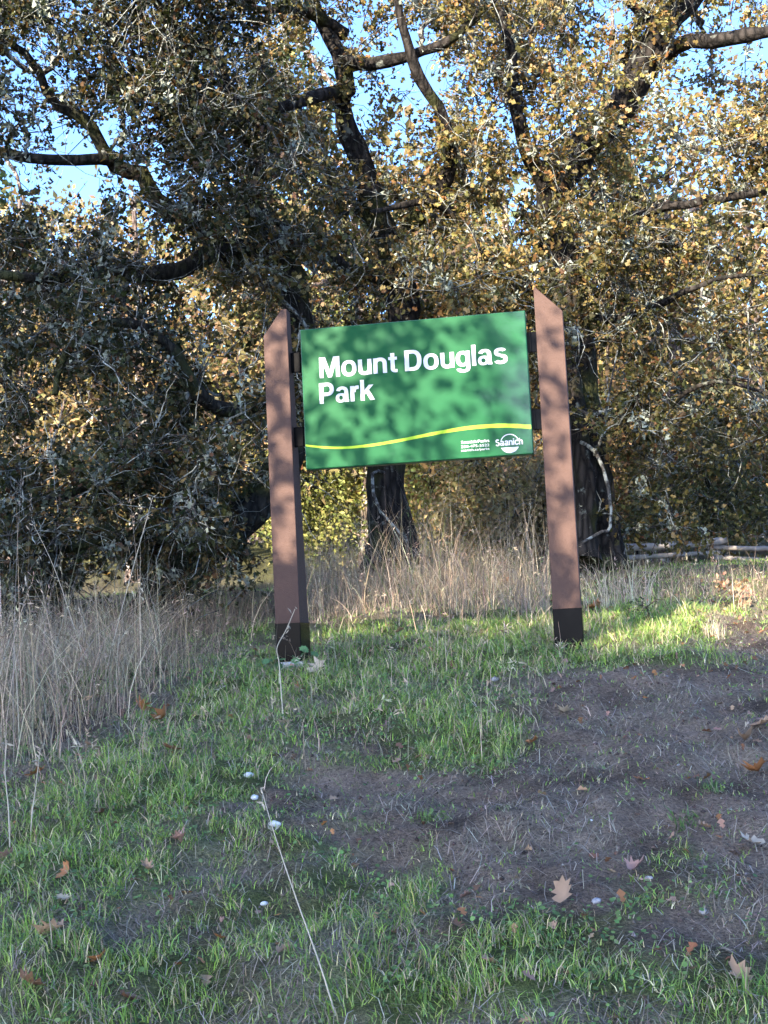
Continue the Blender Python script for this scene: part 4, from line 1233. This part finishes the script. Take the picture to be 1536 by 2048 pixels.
M_PEB = mat_plain('pebble', (.50, .51, .50), .8, .3, 0, .25, 40, .5, 120)
M_PEB2 = mat_plain('grey_pebble', (.26, .26, .27), .8, .3, 0, .25, 40, .5, 120)
PEB = [(497, 1552, .018, 0, 'white pebble half hidden in grass, uppermost of the pale three'), (509, 1604, .016, 0, 'white rounded pebble, middle of the pale three'),
       (548, 1651, .018, 0, 'white oval pebble beside the tip of the long stalk, lowest of the three'), (990, 1363, .02, 1, 'grey stone in the thatch between the posts'),
       (1193, 1806, .014, 1, 'grey pebble standing by the curled tan leaf'), (1407, 1826, .014, 1, 'bluish grey pebble in the lower grass by the soil'),
       (1298, 1763, .010, 1, 'small grey pebble beside the salmon leaf'), (1182, 1642, .006, 0, 'tiny white pebble on the lower bare soil'),
       (1357, 1532, .006, 0, 'tiny white pebble on the upper bare soil'), (528, 1813, .010, 0, 'small white pebble on dark soil beside the long stalk')]
import bmesh
for i, (px_, py_, sz, k_, lab) in enumerate(PEB):
    rr = np.random.default_rng(600 + i)
    bm = bmesh.new(); bmesh.ops.create_icosphere(bm, subdivisions=2, radius=sz)
    for v in bm.verts:
        v.co *= 1 + rr.normal() * .07
        v.co.x *= 1.35; v.co.z *= .7
    bmesh.ops.rotate(bm, verts=bm.verts, matrix=Matrix.Rotation(rr.uniform(0, 6.28), 3, 'Z'))
    me = bpy.data.meshes.new('pebble'); bm.to_mesh(me); bm.free()
    for f in me.polygons: f.use_smooth = True
    me.materials.append(M_PEB2 if k_ else M_PEB)
    o = bpy.data.objects.new('pebble', me); COL.objects.link(o)
    p = gp(px_, py_); o.location = (p[0], p[1], p[2] + sz * .12)
    tag(o, lab, 'pebble', 'pebbles on the bank')


def tuft(name, label, px_, py_, n, h, spread, pal, seed, cat, mat=None, w=.004, lean=.6):
    rr = np.random.default_rng(seed); c = gp(px_, py_)
    a = rr.uniform(0, 6.28, n); d = spread * rr.random(n) ** .6
    x = c[0] + d * np.cos(a); y = c[1] + d * np.sin(a)
    P = np.stack([x, y, G(x, y) - .01], 1)
    V, q, C = blades(P, rr.uniform(.4, 1.1, n) * h, rr.uniform(.6, 1.4, n) * w, rr.uniform(.05, lean, n), pick_cols(pal, np.ones(len(pal)), n, rr), rr, 4)
    return tag(make_mesh(name, V, None, q, C, mat or M_STRAW), label, cat)


STR = [(.45, .38, .27), (.34, .28, .19), (.52, .45, .34)]
tuft('dry_tuft', 'pale clump of dead grass at the foot of the far post', 1125, 1283, 150, .20, .10, STR, 701, 'grass tuft', lean=1.3)
tuft('dry_tuft', 'short bleached grass tuft standing on the sunlit verge of the dirt', 1430, 1278, 70, .17, .07, STR, 702, 'grass tuft')
tuft('dry_tuft', 'feathery dry tuft in the sun next to the far post', 1215, 1222, 60, .42, .16, STR, 703, 'grass tuft')
tuft('dry_tuft', 'taller feathery dry tuft in the sun before the rail fence', 1275, 1215, 60, .46, .15, STR, 704, 'grass tuft')
tuft('green_tuft', 'isolated green weed tuft on the bare soil', 1375, 1648, 60, .06, .06, [(.07, .13, .04), (.10, .16, .05)], 705, 'weed', M_GRASS, .006, 1.2)
tuft('green_tuft', 'little green weed on bare soil above the isolated tuft', 1420, 1580, 50, .05, .05, [(.07, .13, .04), (.10, .16, .05)], 706, 'weed', M_GRASS, .007, 1.2)
tuft('green_tuft', 'small green grass tuft on the dark soil below the bright grass tongue', 862, 1642, 70, .06, .07, [(.08, .14, .03), (.11, .17, .04)], 707, 'grass tuft', M_GRASS, .004, 1.0)
rb = gp(1290, 1262)
simple_tree('shrub', 'small dark grey green shrub in the grass before the fence', rb, [rb + [0, 0, .07], rb + [.02, 0, .14]], .008, rb + [0, 0, .10], (.11, .09, .09), 20, .022,
            [(.05, .07, .04), (.07, .09, .05)], [1, 1], 801, M_BARK, M_OAK, None, 'shrub', nl=4, twigs=4, per=8, tw=(.04, .1), rt=.0015, spread=.015, tip_r=.001)
rb = gp(1450, 1212)
simple_tree('dead_fern', 'reddish brown mound of dead fern in the sun before the fence', rb, [rb + [0, 0, .03], rb + [.05, 0, .08]], .008, rb + [0, 0, .05], (.26, .2, .06), 45, .04,
            [(.24, .13, .075), (.17, .095, .055), (.32, .21, .13)], [1, 1, 1], 802, M_BARK, M_LITTER, None, 'fern', nl=6, twigs=4, per=9, tw=(.05, .14), rt=.0015, spread=.02, tip_r=.001)
# broad geranium-like leaves round the near footing
rr = np.random.default_rng(44)
for nm, lab, px_, py_, n in (('weed', 'broad leaved green weed overlapping the near post footing', 606, 1326, 9), ('weed', 'broad leaved green weed beside the outer side of the near footing', 556, 1345, 9)):
    c = gp(px_, py_); bag = Bag()
    for k in range(n):
        p = c + [rr.normal() * .05, -.06 + rr.normal() * .03, rr.uniform(.02, .085)]
        th = np.linspace(0, 2 * np.pi, 15)[:-1]
        rad_ = np.where(np.arange(14) % 2 == 0, 1.0, .72) * rr.uniform(.018, .03)
        u_ = norm(rr.normal(size=3) * .35 + [0, -.6, .8]); xv = norm(np.cross(u_, rr.normal(size=3))); yv = np.cross(u_, xv)
        V = np.vstack([p + rad_[:, None] * (np.cos(th)[:, None] * xv + np.sin(th)[:, None] * yv), p - u_ * .004])
        bag.add(V, [[14, i, (i + 1) % 14] for i in range(14)], None, np.array([.08, .16, .06]) * rr.uniform(.7, 1.3))
        g0 = np.array([p[0], p[1] + .03, float(G(p[0], p[1] + .03))])
        V, q = tubes(np.array([[g0, (g0 + p) / 2, p]]), np.full((1, 3), .0012), 3); bag.add(V, None, q, (.09, .15, .06))
    tag(bag.build(nm, M_GRASS), lab, 'weed')

print('TRIS', sum(len(o.data.loops) - 2 * len(o.data.polygons) for o in scene.objects if o.type == 'MESH'))
